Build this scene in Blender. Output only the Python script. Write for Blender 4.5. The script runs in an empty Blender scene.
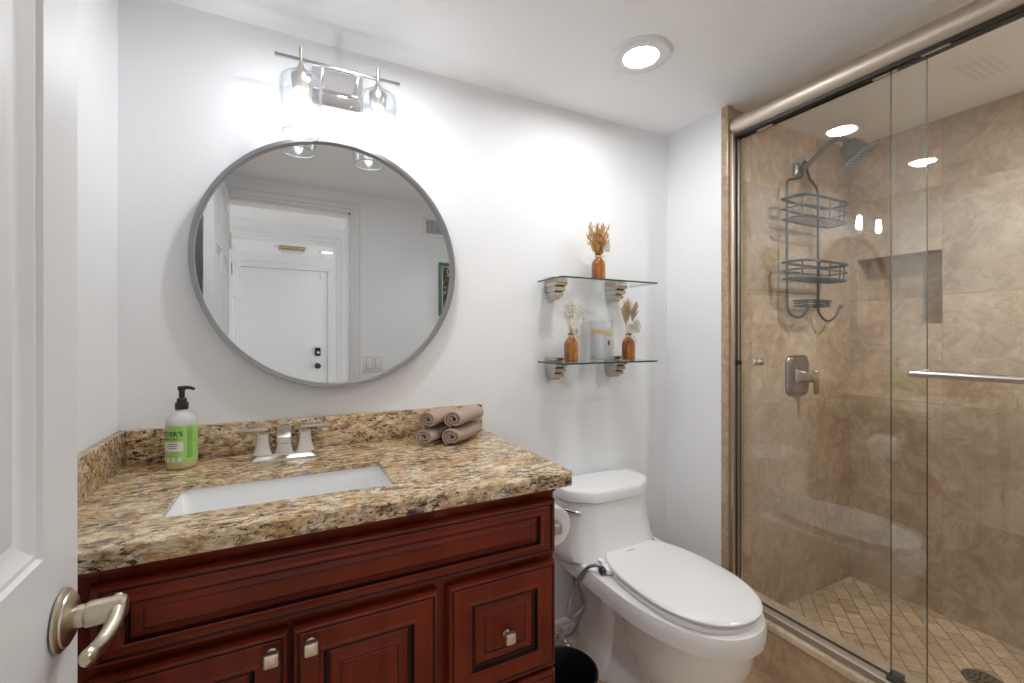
import bpy, bmesh, math, random
from mathutils import Vector, Matrix
random.seed(7)
PI = math.pi
S = bpy.context.scene
COL = S.collection

# ------------------------------------------------------------------ camera, world, exposure
cam_d = bpy.data.cameras.new('camera')
cam_d.sensor_width = 36.0
cam_d.lens = 36.0 * 446.0 / 1024.0
cam_d.shift_y = -5.5 / 1024.0
cam_d.clip_start = 0.01
cam = bpy.data.objects.new('camera', cam_d)
COL.objects.link(cam)
cam.location = (0, 0, 1.219)
cam.rotation_euler = (PI / 2, 0, -math.atan2(0.449, 0.893))
S.camera = cam
wd = bpy.data.worlds.new('world')
S.world = wd
wd.use_nodes = True
wd.node_tree.nodes['Background'].inputs[0].default_value = (.95, .975, 1, 1)
wd.node_tree.nodes['Background'].inputs[1].default_value = 1.3
S.view_settings.view_transform = 'Standard'
S.view_settings.look = 'None'
S.view_settings.exposure = 0.30
S.view_settings.gamma = 1.0
S.view_settings.use_curve_mapping = False
CY = S.cycles
CY.max_bounces = 14
CY.diffuse_bounces = 10
CY.glossy_bounces = 6
CY.transmission_bounces = 8
CY.transparent_max_bounces = 32
CY.caustics_reflective = False
CY.caustics_refractive = False
CY.sample_clamp_indirect = 6.0
CY.use_denoising = True
L_CEIL, L_BULB, L_HALL, L_SHOWER_FILL = 140.0, 52.0, 12.0, 350.0

ZC = 2.126          # ceiling height
YB = 1.5            # vanity wall
XL = -0.396         # left wall
XR = 1.545          # toilet-side wall and shower front
YS = 1.195          # shower head wall
XS = 2.435          # shower back wall
YF = -0.03          # doorway wall


# ------------------------------------------------------------------ mesh helpers
class MB:
    """collects shapes for ONE mesh object"""

    def __init__(s):
        s.bm = bmesh.new()
        s.mi = 0

    def _f(s, vs):
        try:
            f = s.bm.faces.new(vs)
            f.material_index = s.mi
            return f
        except ValueError:
            return None

    def box(s, x0, x1, y0, y1, z0, z1, b=0.0, seg=2):
        vs = [s.bm.verts.new(p) for p in ((x0, y0, z0), (x1, y0, z0), (x1, y1, z0), (x0, y1, z0),
                                          (x0, y0, z1), (x1, y0, z1), (x1, y1, z1), (x0, y1, z1))]
        fs = [s._f([vs[i] for i in q]) for q in ((3, 2, 1, 0), (4, 5, 6, 7), (0, 1, 5, 4), (1, 2, 6, 5), (2, 3, 7, 6), (3, 0, 4, 7))]
        if b > 0:
            es = list({e for f in fs for e in f.edges})
            r = bmesh.ops.bevel(s.bm, geom=es, offset=b, segments=seg, affect='EDGES', profile=0.5)
            for f in r['faces']:
                f.material_index = s.mi
        return s

    def loft(s, rings, cap0=True, cap1=True, closed=True):
        vr = [[s.bm.verts.new(p) for p in r] for r in rings]
        n = len(vr[0])
        for a, b in zip(vr[:-1], vr[1:]):
            for i in range(n if closed else n - 1):
                j = (i + 1) % n
                s._f([a[i], a[j], b[j], b[i]])
        if cap0:
            s._f(list(reversed(vr[0])))
        if cap1:
            s._f(vr[-1])
        return s

    def lathe(s, prof, c=(0, 0, 0), n=32, axis='Z', cap=True):
        rings = []
        for r, z in prof:
            ring = []
            for i in range(n):
                a = 2 * PI * i / n
                u, v = r * math.cos(a), r * math.sin(a)
                p = {'Z': (u, v, z), 'Y': (u, z, -v), 'X': (z, u, v)}[axis]
                ring.append((c[0] + p[0], c[1] + p[1], c[2] + p[2]))
            rings.append(ring)
        return s.loft(rings, cap, cap)

    def tube(s, pts, r, n=10, smooth=0, closed=False):
        P = [Vector(p) for p in pts]
        for _ in range(smooth):
            Q = []
            m = len(P)
            if not closed:
                Q.append(P[0])
            for i in range(m if closed else m - 1):
                a, b = P[i], P[(i + 1) % m]
                Q += [a * .75 + b * .25, a * .25 + b * .75]
            if not closed:
                Q.append(P[-1])
            P = Q
        m = len(P)
        rr = r if isinstance(r, (list, tuple)) else None
        rings = []
        nrm = None
        for i, p in enumerate(P):
            if closed:
                t = (P[(i + 1) % m] - P[i - 1]).normalized()
            else:
                t = (P[min(i + 1, m - 1)] - P[max(i - 1, 0)]).normalized()
            if nrm is None:
                up = Vector((0, 0, 1)) if abs(t.z) < .9 else Vector((1, 0, 0))
                nrm = t.cross(up).normalized()
            nrm = (nrm - t * nrm.dot(t)).normalized()
            bi = t.cross(nrm)
            if rr:
                q = i / (m - 1) * (len(rr) - 1)
                k = min(int(q), len(rr) - 2)
                rad = rr[k] + (rr[k + 1] - rr[k]) * (q - k)
            else:
                rad = r
            rings.append([p + (nrm * math.cos(2 * PI * k / n) + bi * math.sin(2 * PI * k / n)) * rad for k in range(n)])
        if closed:
            rings.append(rings[0])
            s.loft(rings, False, False)
            bmesh.ops.remove_doubles(s.bm, verts=s.bm.verts, dist=1e-6)
            return s
        return s.loft(rings)

    def ball(s, c, rx, ry=None, rz=None, u=12, v=8):
        ry = rx if ry is None else ry
        rz = rx if rz is None else rz
        m = Matrix.Translation(c) @ Matrix.Diagonal((rx, ry, rz, 1))
        r = bmesh.ops.create_uvsphere(s.bm, u_segments=u, v_segments=v, radius=1, matrix=m)
        for f in {f for w in r['verts'] for f in w.link_faces}:
            f.material_index = s.mi
        return s

    def prism(s, outline, axis, a, b):
        def P(u, v, w):
            return {'X': (w, u, v), 'Y': (u, w, v), 'Z': (u, v, w)}[axis]
        return s.loft([[P(u, v, a) for u, v in outline], [P(u, v, b) for u, v in outline]])

    def ringpanel(s, x0, x1, z0, z1, yb, steps, fx=1.0):
        """board facing -Y with nested moulding rings; steps = [(inset, y, material index)]"""
        rings = [[(x0, yb, z0), (x1, yb, z0), (x1, yb, z1), (x0, yb, z1)]]
        mats = []
        for ins, y, m in steps:
            ix = ins * fx
            rings.append([(x0 + ix, y, z0 + ins), (x1 - ix, y, z0 + ins), (x1 - ix, y, z1 - ins), (x0 + ix, y, z1 - ins)])
            mats.append(m)
        vr = [[s.bm.verts.new(p) for p in r] for r in rings]
        for (a, b), m in zip(zip(vr[:-1], vr[1:]), mats):
            s.mi = m
            for i in range(4):
                j = (i + 1) % 4
                s._f([a[i], a[j], b[j], b[i]])
        s.mi = 0
        s._f(vr[-1])
        s._f(list(reversed(vr[0])))
        return s

    def xform(s, M):
        s.bm.transform(M)
        return s


def wloc(o):
    v = Vector((0, 0, 0))
    while o is not None:
        v += o.location
        o = o.parent
    return v


def obj(name, mb, mats, parent=None, smooth=True, local=False, ang=40):
    me = bpy.data.meshes.new(name)
    bm = mb.bm
    if parent is not None and not local:
        bm.transform(Matrix.Translation(-wloc(parent)))
    bmesh.ops.recalc_face_normals(bm, faces=bm.faces)
    bm.to_mesh(me)
    bm.free()
    if not isinstance(mats, (list, tuple)):
        mats = [mats]
    for m in mats:
        me.materials.append(m)
    if smooth:
        me.polygons.foreach_set('use_smooth', [True] * len(me.polygons))
        try:
            me.set_sharp_from_angle(angle=math.radians(ang))
        except Exception:
            pass
    o = bpy.data.objects.new(name, me)
    COL.objects.link(o)
    if parent is not None:
        o.parent = parent
    return o


def tag(o, label, cat, group=None, kind=None):
    o['label'] = label
    o['category'] = cat
    if group:
        o['group'] = group
    if kind:
        o['kind'] = kind
    return o


def thing(name, label, cat, loc, rz=0.0, group=None, kind=None):
    o = bpy.data.objects.new(name, None)
    o.empty_display_size = 0.03
    COL.objects.link(o)
    o.location = loc
    o.rotation_euler = (0, 0, rz)
    return tag(o, label, cat, group, kind)


def struct(name, mb, mat, label, cat, smooth=False):
    return tag(obj(name, mb, mat, smooth=smooth), label, cat, kind='structure')


def copy_thing(r, loc, label, rz=None):
    c = r.copy()
    COL.objects.link(c)
    c.location = loc
    if rz is not None:
        c.rotation_euler = (0, 0, rz)
    c['label'] = label
    for ch in list(r.children):
        d = ch.copy()
        COL.objects.link(d)
        d.parent = c
        for g in list(ch.children):
            e = g.copy()
            COL.objects.link(e)
            e.parent = d
    return c


def rrect(cx, cy, hx, hy, r, z, n=6):
    out = []
    for sx, sy, a0 in ((1, 1, 0), (-1, 1, 90), (-1, -1, 180), (1, -1, 270)):
        for k in range(n + 1):
            a = math.radians(a0 + 90 * k / n)
            out.append((cx + sx * (hx - r) + r * math.cos(a), cy + sy * (hy - r) + r * math.sin(a), z))
    return out


def chaikin(p, k=2):
    for _ in range(k):
        q = []
        for i in range(len(p)):
            a, b = p[i], p[(i + 1) % len(p)]
            q += [(a[0] * .75 + b[0] * .25, a[1] * .75 + b[1] * .25), (a[0] * .25 + b[0] * .75, a[1] * .25 + b[1] * .75)]
        p = q
    return p


# ------------------------------------------------------------------ materials
def new_mat(name):
    m = bpy.data.materials.new(name)
    m.use_nodes = True
    nt = m.node_tree
    return m, nt, nt.nodes['Principled BSDF'], nt.nodes['Material Output']


def N(nt, t, **kw):
    n = nt.nodes.new(t)
    for k, v in kw.items():
        if k.startswith('i_'):
            n.inputs[int(k[2:])].default_value = v
        elif k == 'ins':
            for a, b in v.items():
                n.inputs[a].default_value = b
        else:
            setattr(n, k, v)
    return n


def math_n(nt, op, a, b=None, c=None):
    n = nt.nodes.new('ShaderNodeMath')
    n.operation = op
    for i, v in enumerate((a, b, c)):
        if v is None:
            continue
        if isinstance(v, (int, float)):
            n.inputs[i].default_value = v
        else:
            nt.links.new(v, n.inputs[i])
    return n.outputs[0]


def mixc(nt, fac, a, b, mode='MIX'):
    n = nt.nodes.new('ShaderNodeMix')
    n.data_type = 'RGBA'
    n.blend_type = mode
    for sock, v in ((n.inputs[0], fac), (n.inputs[6], a), (n.inputs[7], b)):
        if isinstance(v, (int, float)):
            sock.default_value = v
        elif isinstance(v, tuple):
            sock.default_value = v if len(v) == 4 else (*v, 1)
        else:
            nt.links.new(v, sock)
    return n.outputs[2]


def ramp(nt, src, stops, interp='LINEAR'):
    n = nt.nodes.new('ShaderNodeValToRGB')
    n.color_ramp.interpolation = interp
    e = n.color_ramp.elements
    while len(e) < len(stops):
        e.new(0.5)
    for el, (p, c) in zip(e, stops):
        el.position = p
        el.color = (*c, 1) if len(c) == 3 else c
    nt.links.new(src, n.inputs[0])
    return n.outputs[0]


def noise(nt, vec, scale, detail=4, rough=.55, dist=0.0):
    n = N(nt, 'ShaderNodeTexNoise', ins={'Scale': scale, 'Detail': detail, 'Roughness': rough, 'Distortion': dist})
    if vec is not None:
        nt.links.new(vec, n.inputs['Vector'])
    return n.outputs['Fac']


def objvec(nt, scale=(1, 1, 1), rot=(0, 0, 0), loc=(0, 0, 0), kind='Object'):
    tc = nt.nodes.new('ShaderNodeTexCoord')
    mp = nt.nodes.new('ShaderNodeMapping')
    mp.inputs['Scale'].default_value = scale
    mp.inputs['Rotation'].default_value = rot
    mp.inputs['Location'].default_value = loc
    nt.links.new(tc.outputs[kind], mp.inputs[0])
    return mp.outputs[0]


def bump(nt, bsdf, h, strength=.2, dist=.002):
    b = N(nt, 'ShaderNodeBump', ins={'Strength': strength, 'Distance': dist})
    nt.links.new(h, b.inputs['Height'])
    nt.links.new(b.outputs[0], bsdf.inputs['Normal'])


def flat(name, col, rough=.5, metal=0.0, nscale=0, nstr=.1, coat=0.0, var=0.0):
    m, nt, b, o = new_mat(name)
    b.inputs['Base Color'].default_value = (*col, 1)
    b.inputs['Roughness'].default_value = rough
    b.inputs['Metallic'].default_value = metal
    b.inputs['Coat Weight'].default_value = coat
    if nscale:
        v = objvec(nt)
        h = noise(nt, v, nscale, 3)
        bump(nt, b, h, nstr)
        if var:
            c = mixc(nt, math_n(nt, 'MULTIPLY', h, var), (*col, 1), tuple(x * .55 for x in col) + (1,))
            nt.links.new(c, b.inputs['Base Color'])
    return m


def glassmat(name, tint=(.96, .98, .97), f0=.045, power=5.0):
    """clear pane: real reflection by angle, straight transmission"""
    m, nt, b, o = new_mat(name)
    nt.nodes.remove(b)
    lw = N(nt, 'ShaderNodeLayerWeight', ins={'Blend': .5})
    f = math_n(nt, 'POWER', lw.outputs['Facing'], power)
    f = math_n(nt, 'MULTIPLY_ADD', f, 1.0 - f0, f0)
    tr = N(nt, 'ShaderNodeBsdfTransparent')
    tr.inputs[0].default_value = (*tint, 1)
    gl = N(nt, 'ShaderNodeBsdfGlossy', ins={'Roughness': .0})
    gl.inputs[0].default_value = (1, 1, 1, 1)
    mx = nt.nodes.new('ShaderNodeMixShader')
    nt.links.new(f, mx.inputs[0])
    nt.links.new(tr.outputs[0], mx.inputs[1])
    nt.links.new(gl.outputs[0], mx.inputs[2])
    nt.links.new(mx.outputs[0], o.inputs[0])
    return m


def emit(name, col, strength):
    m, nt, b, o = new_mat(name)
    nt.nodes.remove(b)
    e = N(nt, 'ShaderNodeEmission')
    e.inputs[0].default_value = (*col, 1)
    e.inputs[1].default_value = strength
    nt.links.new(e.outputs[0], o.inputs[0])
    return m


def travertine(name, axes, tile=(.457, .457), origin=(0, 0), base=(.57, .45, .32), light=(.70, .59, .455), dark=(.38, .27, .17),
               rot=0.0, off=0.0, rough=.28, joint=(.42, .32, .22), jw=.0016, vari=.35, nsc=1.0, blotch=1.0):
    m, nt, b, o = new_mat(name)
    tc = nt.nodes.new('ShaderNodeTexCoord')
    sx = nt.nodes.new('ShaderNodeSeparateXYZ')
    nt.links.new(tc.outputs['Object'], sx.inputs[0])
    cb = nt.nodes.new('ShaderNodeCombineXYZ')
    nt.links.new(sx.outputs[axes[0]], cb.inputs[0])
    nt.links.new(sx.outputs[axes[1]], cb.inputs[1])
    mp = nt.nodes.new('ShaderNodeMapping')
    mp.inputs['Rotation'].default_value = (0, 0, rot)
    mp.inputs['Location'].default_value = (-origin[0], -origin[1], 0)
    nt.links.new(cb.outputs[0], mp.inputs[0])
    br = N(nt, 'ShaderNodeTexBrick', offset=off, squash=1.0)
    for k, v in {'Color1': (0, 0, 0, 1), 'Color2': (1, 1, 1, 1), 'Mortar': (.5, .5, .5, 1), 'Scale': 1.0, 'Mortar Size': jw,
                 'Mortar Smooth': .3, 'Bias': 0.0, 'Brick Width': tile[0], 'Row Height': tile[1]}.items():
        br.inputs[k].default_value = v
    nt.links.new(mp.outputs[0], br.inputs['Vector'])
    rnd = nt.nodes.new('ShaderNodeSeparateColor')
    nt.links.new(br.outputs['Color'], rnd.inputs[0])
    # stone pattern shifts from tile to tile
    va = nt.nodes.new('ShaderNodeVectorMath')
    va.operation = 'MULTIPLY_ADD'
    nt.links.new(br.outputs['Color'], va.inputs[0])
    va.inputs[1].default_value = (3.1, 5.7, 2.3)
    nt.links.new(tc.outputs['Object'], va.inputs[2])
    big = noise(nt, va.outputs[0], 2.6 * nsc, 6, .6, .6)
    fine = noise(nt, va.outputs[0], 11 * nsc, 8, .68, 1.4)
    pits = noise(nt, va.outputs[0], 60 * nsc, 3, .6)
    mid = mixc(nt, ramp(nt, big, [(.36, (0, 0, 0)), (.66, (1, 1, 1))]), dark, base)
    c = mixc(nt, ramp(nt, fine, [(.42, (0, 0, 0)), (.72, (blotch * .85,) * 3)]), mid, light)
    vein = math_n(nt, 'ABSOLUTE', math_n(nt, 'SUBTRACT', noise(nt, va.outputs[0], 3.3 * nsc, 7, .65, 2.2), .5))
    c = mixc(nt, ramp(nt, vein, [(0, (.55, .55, .55)), (.02, (0, 0, 0))]), c, dark)
    tone = math_n(nt, 'MULTIPLY_ADD', rnd.outputs[0], vari, 1 - vari * .5)
    tv = nt.nodes.new('ShaderNodeVectorMath')
    tv.operation = 'SCALE'
    nt.links.new(c, tv.inputs[0])
    nt.links.new(tone, tv.inputs['Scale'])
    c = mixc(nt, ramp(nt, pits, [(.66, (0, 0, 0)), (.74, (.35, .35, .35))]), tv.outputs[0], dark)
    c = mixc(nt, br.outputs['Fac'], c, joint)
    nt.links.new(c, b.inputs['Base Color'])
    b.inputs['Roughness'].default_value = rough
    h = math_n(nt, 'MULTIPLY', br.outputs['Fac'], -1.0)
    h = math_n(nt, 'ADD', h, math_n(nt, 'MULTIPLY', pits, .25))
    bump(nt, b, h, .25, .002)
    return m


def granite(name):
    m, nt, b, o = new_mat(name)
    v = objvec(nt, scale=(1, 2.1, 2.1), rot=(.25, .2, .2))
    n1 = noise(nt, v, 27, 10, .70, .6)
    c = ramp(nt, n1, [(.32, (.055, .03, .016)), (.405, (.24, .135, .06)), (.475, (.49, .325, .165)), (.545, (.68, .53, .335)), (.67, (.83, .75, .60))])
    n2 = noise(nt, v, 34, 8, .72, .8)
    c = mixc(nt, ramp(nt, n2, [(.53, (0, 0, 0)), (.61, (.85, .85, .85))]), c, (.30, .275, .26))
    n3 = noise(nt, v, 9, 5, .65, .5)
    c = mixc(nt, ramp(nt, n3, [(.51, (0, 0, 0)), (.64, (.6, .6, .6))]), c, (.52, .28, .085))
    n4 = noise(nt, v, 58, 6, .75, .5)
    n4b = noise(nt, v, 7, 3, .6, .3)
    c = mixc(nt, ramp(nt, math_n(nt, 'MULTIPLY_ADD', n4b, .35, math_n(nt, 'SUBTRACT', n4, .175)), [(.55, (0, 0, 0)), (.592, (.93, .93, .93))]), c, (.022, .018, .016))
    n5 = noise(nt, v, 80, 4, .65)
    c = mixc(nt, ramp(nt, n5, [(.585, (0, 0, 0)), (.65, (.7, .7, .7))]), c, (.82, .75, .64))
    nt.links.new(c, b.inputs['Base Color'])
    b.inputs['Roughness'].default_value = .22
    return m


def cherry(name, axis, base=(.175, .023, .008), dk=(.085, .010, .004)):
    m, nt, b, o = new_mat(name)
    sc = [26, 26, 26]
    sc[axis] = 1.6
    v = objvec(nt, scale=tuple(sc))
    n1 = noise(nt, v, 1.0, 6, .6, .4)
    n2 = noise(nt, objvec(nt, scale=(5, 5, 5)), 1.0, 3, .6)
    c = mixc(nt, ramp(nt, n1, [(.3, (0, 0, 0)), (.7, (1, 1, 1))]), dk, base)
    c = mixc(nt, ramp(nt, n2, [(.45, (0, 0, 0)), (.75, (.6, .6, .6))]), c, (base[0] * 1.35, base[1] * 1.5, base[2] * 1.3))
    nt.links.new(c, b.inputs['Base Color'])
    b.inputs['Roughness'].default_value = .3
    b.inputs['Coat Weight'].default_value = .03
    b.inputs['Coat Roughness'].default_value = .15
    b.inputs['Specular IOR Level'].default_value = .25
    bump(nt, b, n1, .05, .0005)
    return m


WALL = flat('wall_paint', (.85, .862, .88), .55, nscale=95, nstr=.3)
CEILM = flat('ceiling_paint', (.92, .93, .945), .7, nscale=110, nstr=.4)
TRIMW = flat('white_trim_paint', (.80, .80, .81), .3)
DOORW = flat('white_door_paint', (.80, .81, .825), .42)
PORC = flat('white_porcelain', (.84, .845, .85), .06, coat=.3)
SEATW = flat('white_seat_plastic', (.85, .85, .855), .16)
NICK = flat('brushed_nickel', (.66, .615, .56), .3, 1.0)
NICKW = flat('satin_nickel_knob', (.72, .66, .58), .32, 1.0)
BRONZE = flat('champagne_nickel_lever', (.60, .535, .42), .28, 1.0)
RAILM = flat('satin_nickel_rail', (.64, .56, .47), .44, 1.0)
TRACKM = flat('track_metal', (.50, .43, .37), .5, .9)
DARKM = flat('dark_bronze_gasket', (.035, .028, .024), .45)
CHROME = flat('chrome', (.86, .86, .87), .05, 1.0)
STEELB = flat('brushed_steel_bar', (.62, .58, .54), .28, 1.0)
GUN = flat('gunmetal_wire', (.085, .095, .10), .4, .5)
PEWTER = flat('pewter_valve', (.34, .30, .26), .3, 1.0)
SHEADM = flat('shower_head_nickel', (.27, .29, .31), .3, .9)
BLACKP = flat('black_plastic', (.012, .012, .013), .35)
FRAMEM = flat('mirror_frame_metal', (.36, .365, .375), .32, .85)
BRAID = flat('braided_hose', (.42, .42, .42), .4, .8, nscale=600, nstr=.5)
TOWEL = flat('taupe_terry', (.48, .355, .285), .95, nscale=420, nstr=.9, var=.5)
PAPER = flat('tissue_paper', (.82, .82, .82), .9, nscale=200, nstr=.15)
MIRROR = flat('mirror_silver', (.73, .745, .745), .0, 1.0)
GLASS = glassmat('shower_glass', (.987, .993, .984), .052)
GEDGE = flat('glass_cut_edge', (.035, .06, .05), .15)
SHELFG = glassmat('shelf_glass', (.965, .985, .975), .05)
SHELFE = flat('shelf_glass_edge', (.025, .095, .072), .12)
SHADEG = glassmat('shade_glass', (.94, .95, .96), .06, 2.6)
CLEARG = glassmat('holder_glass', (.95, .96, .96), .06)
GRAN = granite('granite')
WOODH = cherry('cherry_wood_along', 0)
WOODV = cherry('cherry_wood_upright', 2)
GLAZE = cherry('cherry_dark_glaze', 0, (.022, .004, .003), (.010, .002, .002))
TRAV_END = travertine('travertine_head_wall', ('X', 'Z'), origin=(1.70, .02))
TRAV_BACK = travertine('travertine_back_wall', ('Y', 'Z'), origin=(-.06, .02))
TRAV_NEAR = travertine('travertine_near_wall', ('X', 'Z'), origin=(1.70, .02))
TRAV_CURB = travertine('travertine_curb', ('Y', 'X'), tile=(.305, 1.2), origin=(.1, 1.0), base=(.68, .51, .35), light=(.80, .64, .47), dark=(.50, .35, .22), nsc=2)
TRAV_NOSE = travertine('travertine_nosing', ('Y', 'X'), tile=(.305, 1.2), origin=(.1, 1.0), base=(.76, .64, .48), light=(.84, .74, .60), dark=(.60, .46, .31), nsc=3, vari=.1)
TRAV_CAP = travertine('travertine_curb_cap', ('Y', 'X'), tile=(.305, 1.2), origin=(.1, 1.0), base=(.56, .46, .34), light=(.68, .58, .46), dark=(.42, .32, .21), nsc=3, vari=.1)
TRAV_JAMB = travertine('travertine_jamb', ('Y', 'Z'), tile=(3, .457), origin=(.5, .02), base=(.47, .34, .22), light=(.62, .49, .35), dark=(.33, .22, .13), nsc=3, vari=.15)
TRAV_MOS = travertine('travertine_mosaic', ('X', 'Y'), tile=(.104, .054), origin=(0, 0), rot=-PI / 4 + .09, off=.5, vari=.34, jw=.0026,
                      base=(.53, .40, .27), light=(.68, .55, .40), dark=(.38, .26, .155), nsc=1.6, joint=(.22, .15, .09), rough=.4)
TRAV_FLOOR = travertine('travertine_floor', ('X', 'Y'), tile=(.305, .305), origin=(.02, .07), base=(.64, .46, .29), light=(.78, .62, .43), dark=(.48, .31, .18), nsc=1.6)

# ------------------------------------------------------------------ setting
W = .1
struct('floor', MB().box(-1.5, XR, -3.0, YB + W, -.1, 0), TRAV_FLOOR, 'tan travertine tile floor of the bathroom and hall', 'floor')
struct('ceiling', MB().box(-1.5, XS + W, -3.0, YB + W, ZC, ZC + W), CEILM, 'white lightly textured ceiling over the bathroom and shower', 'ceiling')
struct('wall_back', MB().box(XL - W, XR + .02, YB, YB + W, 0, ZC), WALL, 'white painted wall behind the vanity, mirror and glass shelves', 'wall')
struct('wall_left', MB().box(XL - W, XL, YF, YB, 0, ZC), WALL, 'white painted wall to the side of the vanity behind the open door', 'wall')
struct('wall_right', MB().box(XR, XS + W, YS + .012, YB + W, 0, ZC), WALL, 'white painted return wall beside the toilet tank', 'wall')
struct('wall_shower_head', MB().box(XR + .012, XS, YS, YS + .012, .02, ZC), TRAV_END, 'travertine tiled shower wall carrying the shower head and valve', 'wall')

# back shower wall with a recessed niche
wb = MB()
n0, n1, m0, m1 = .855, 1.165, 1.272, 1.582
ys = (-.2, n0, n1, YS + .02)
zs = (.02, m0, m1, ZC)
for i in range(3):
    for k in range(3):
        if i == 1 and k == 1:
            continue
        wb.box(XS, XS + .11, ys[i], ys[i + 1], zs[k], zs[k + 1])
wb.box(XS + .1, XS + .12, ys[0], ys[3], .02, ZC)
struct('wall_shower_back', wb, TRAV_BACK, 'travertine tiled long shower wall with a square recessed niche', 'wall')
struct('floor_shower', MB().box(XR + .1, XS + .05, YF, YS + .01, -.05, .055), TRAV_MOS, 'shower floor of small diagonal travertine brick tiles', 'floor')
struct('wall_shower_near', MB().box(XR + .05, XS, YF - .02, YF, .02, ZC), TRAV_NEAR, 'travertine tiled shower wall opposite the shower head', 'wall')

# curb
cu = MB()
cu.box(XR, XR + .145, YF, YS, 0, .19)
cb_ = struct('trim_1', cu, TRAV_CURB, 'travertine tiled shower curb beside the toilet', 'curb')
nz = MB()
nz.box(XR - .007, XR + .012, YF, YS - .015, .163, .1915, b=.006, seg=3)
obj('curb_nosing', nz, TRAV_NOSE, cb_)
obj('curb_cap', MB().box(XR + .0125, XR + .146, YF, YS - .001, .1885, .1905, b=.001), TRAV_CAP, cb_)
# jamb trim strip at the end of the toilet wall
jb = MB().box(XR - .007, XR + .03, 1.180, YS + .016, .0, ZC - .001, b=.004)
struct('trim_2', jb, TRAV_JAMB, 'narrow rounded travertine trim strip between the white wall and shower frame', 'trim')

# doorway wall (the camera stands in its doorway)
DX0, DX1, DH = -.234, .437, 2.0
wf = MB()
wf.box(XL - W, DX0, YF - .12, YF, 0, ZC)
wf.box(DX1, XS + W, YF - .12, YF - .02, 0, ZC)
wf.box(DX1, XR + .04, YF - .02, YF, 0, ZC)
wf.box(DX0, DX1, YF - .12, YF, DH, ZC)
struct('wall_front', wf, WALL, 'white painted doorway wall seen in the round mirror', 'wall')


def casing(name, x0, x1, zt, y, side, label, w=.068):
    """door trim of stepped mouldings around an opening; side = +1 faces +Y"""
    mb = MB()
    for a, b, t in ((0, .02, .012), (.02, .05, .018), (.05, w, .023)):
        y0, y1 = sorted((y, y + side * t))
        mb.box(x0 - b, x0 - a, y0, y1, 0, zt + b, b=.002)
        mb.box(x1 + a, x1 + b, y0, y1, 0, zt + b, b=.002)
        mb.box(x0 - a, x1 + a, y0, y1, zt + a, zt + b, b=.002)
    return struct(name, mb, TRIMW, label, 'trim')


casing('trim_3', DX0, DX1, DH, YF, 1, 'white moulded casing of the bathroom doorway seen in the mirror')
jm = MB()
jm.box(DX0 - .001, DX0 + .012, YF - .12, YF, 0, DH)
jm.box(DX1 - .012, DX1 + .001, YF - .12, YF, 0, DH)
jm.box(DX0, DX1, YF - .12, YF, DH - .012, DH + .001)
struct('trim_4', jm, TRIMW, 'white jamb lining of the bathroom doorway', 'trim')

# hall and entry beyond, seen only in the mirror
HX0, HX1, HH, HY = -.25, .50, 1.985, -1.1
hw = MB()
hw.box(-1.5, HX0, HY - .1, HY, 0, ZC)
hw.box(HX1, XR, HY - .1, HY, 0, ZC)
hw.box(HX0, HX1, HY - .1, HY, HH, ZC)
struct('wall_hall', hw, WALL, 'white hall wall with a second doorway, seen in the mirror', 'wall')
casing('trim_5', HX0, HX1, HH, HY, 1, 'white moulded casing of the second doorway deep in the mirror')
FY = -2.62
EX0, EX1, EH = -.30, .645, 1.965
fw = MB()
fw.box(-1.5, EX0, FY - .1, FY, 0, ZC)
fw.box(EX1, XR, FY - .1, FY, 0, ZC)
fw.box(EX0, EX1, FY - .1, FY, EH, ZC)
struct('wall_entry', fw, WALL, 'white entry wall around the far plain door in the mirror', 'wall')
casing('trim_6', EX0, EX1, EH, FY, 1, 'white moulded casing around the far plain door in the mirror')

bs = MB()
for x0, x1 in ((.64, XR),):
    bs.prism([(YB, 0), (YB - .014, 0), (YB - .014, .06), (YB - .011, .07), (YB - .011, .082), (YB - .005, .092), (YB, .094)], 'X', x0, x1)
struct('baseboard_back', bs, TRIMW, 'white moulded baseboard behind the toilet', 'baseboard')
bs = MB()
bs.prism([(XR, 0), (XR - .014, 0), (XR - .014, .06), (XR - .011, .07), (XR - .011, .082), (XR - .005, .092), (XR, .094)], 'Y', 1.212, YB)
struct('baseboard_right', bs, TRIMW, 'white moulded baseboard on the return wall beside the toilet', 'baseboard')


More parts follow.
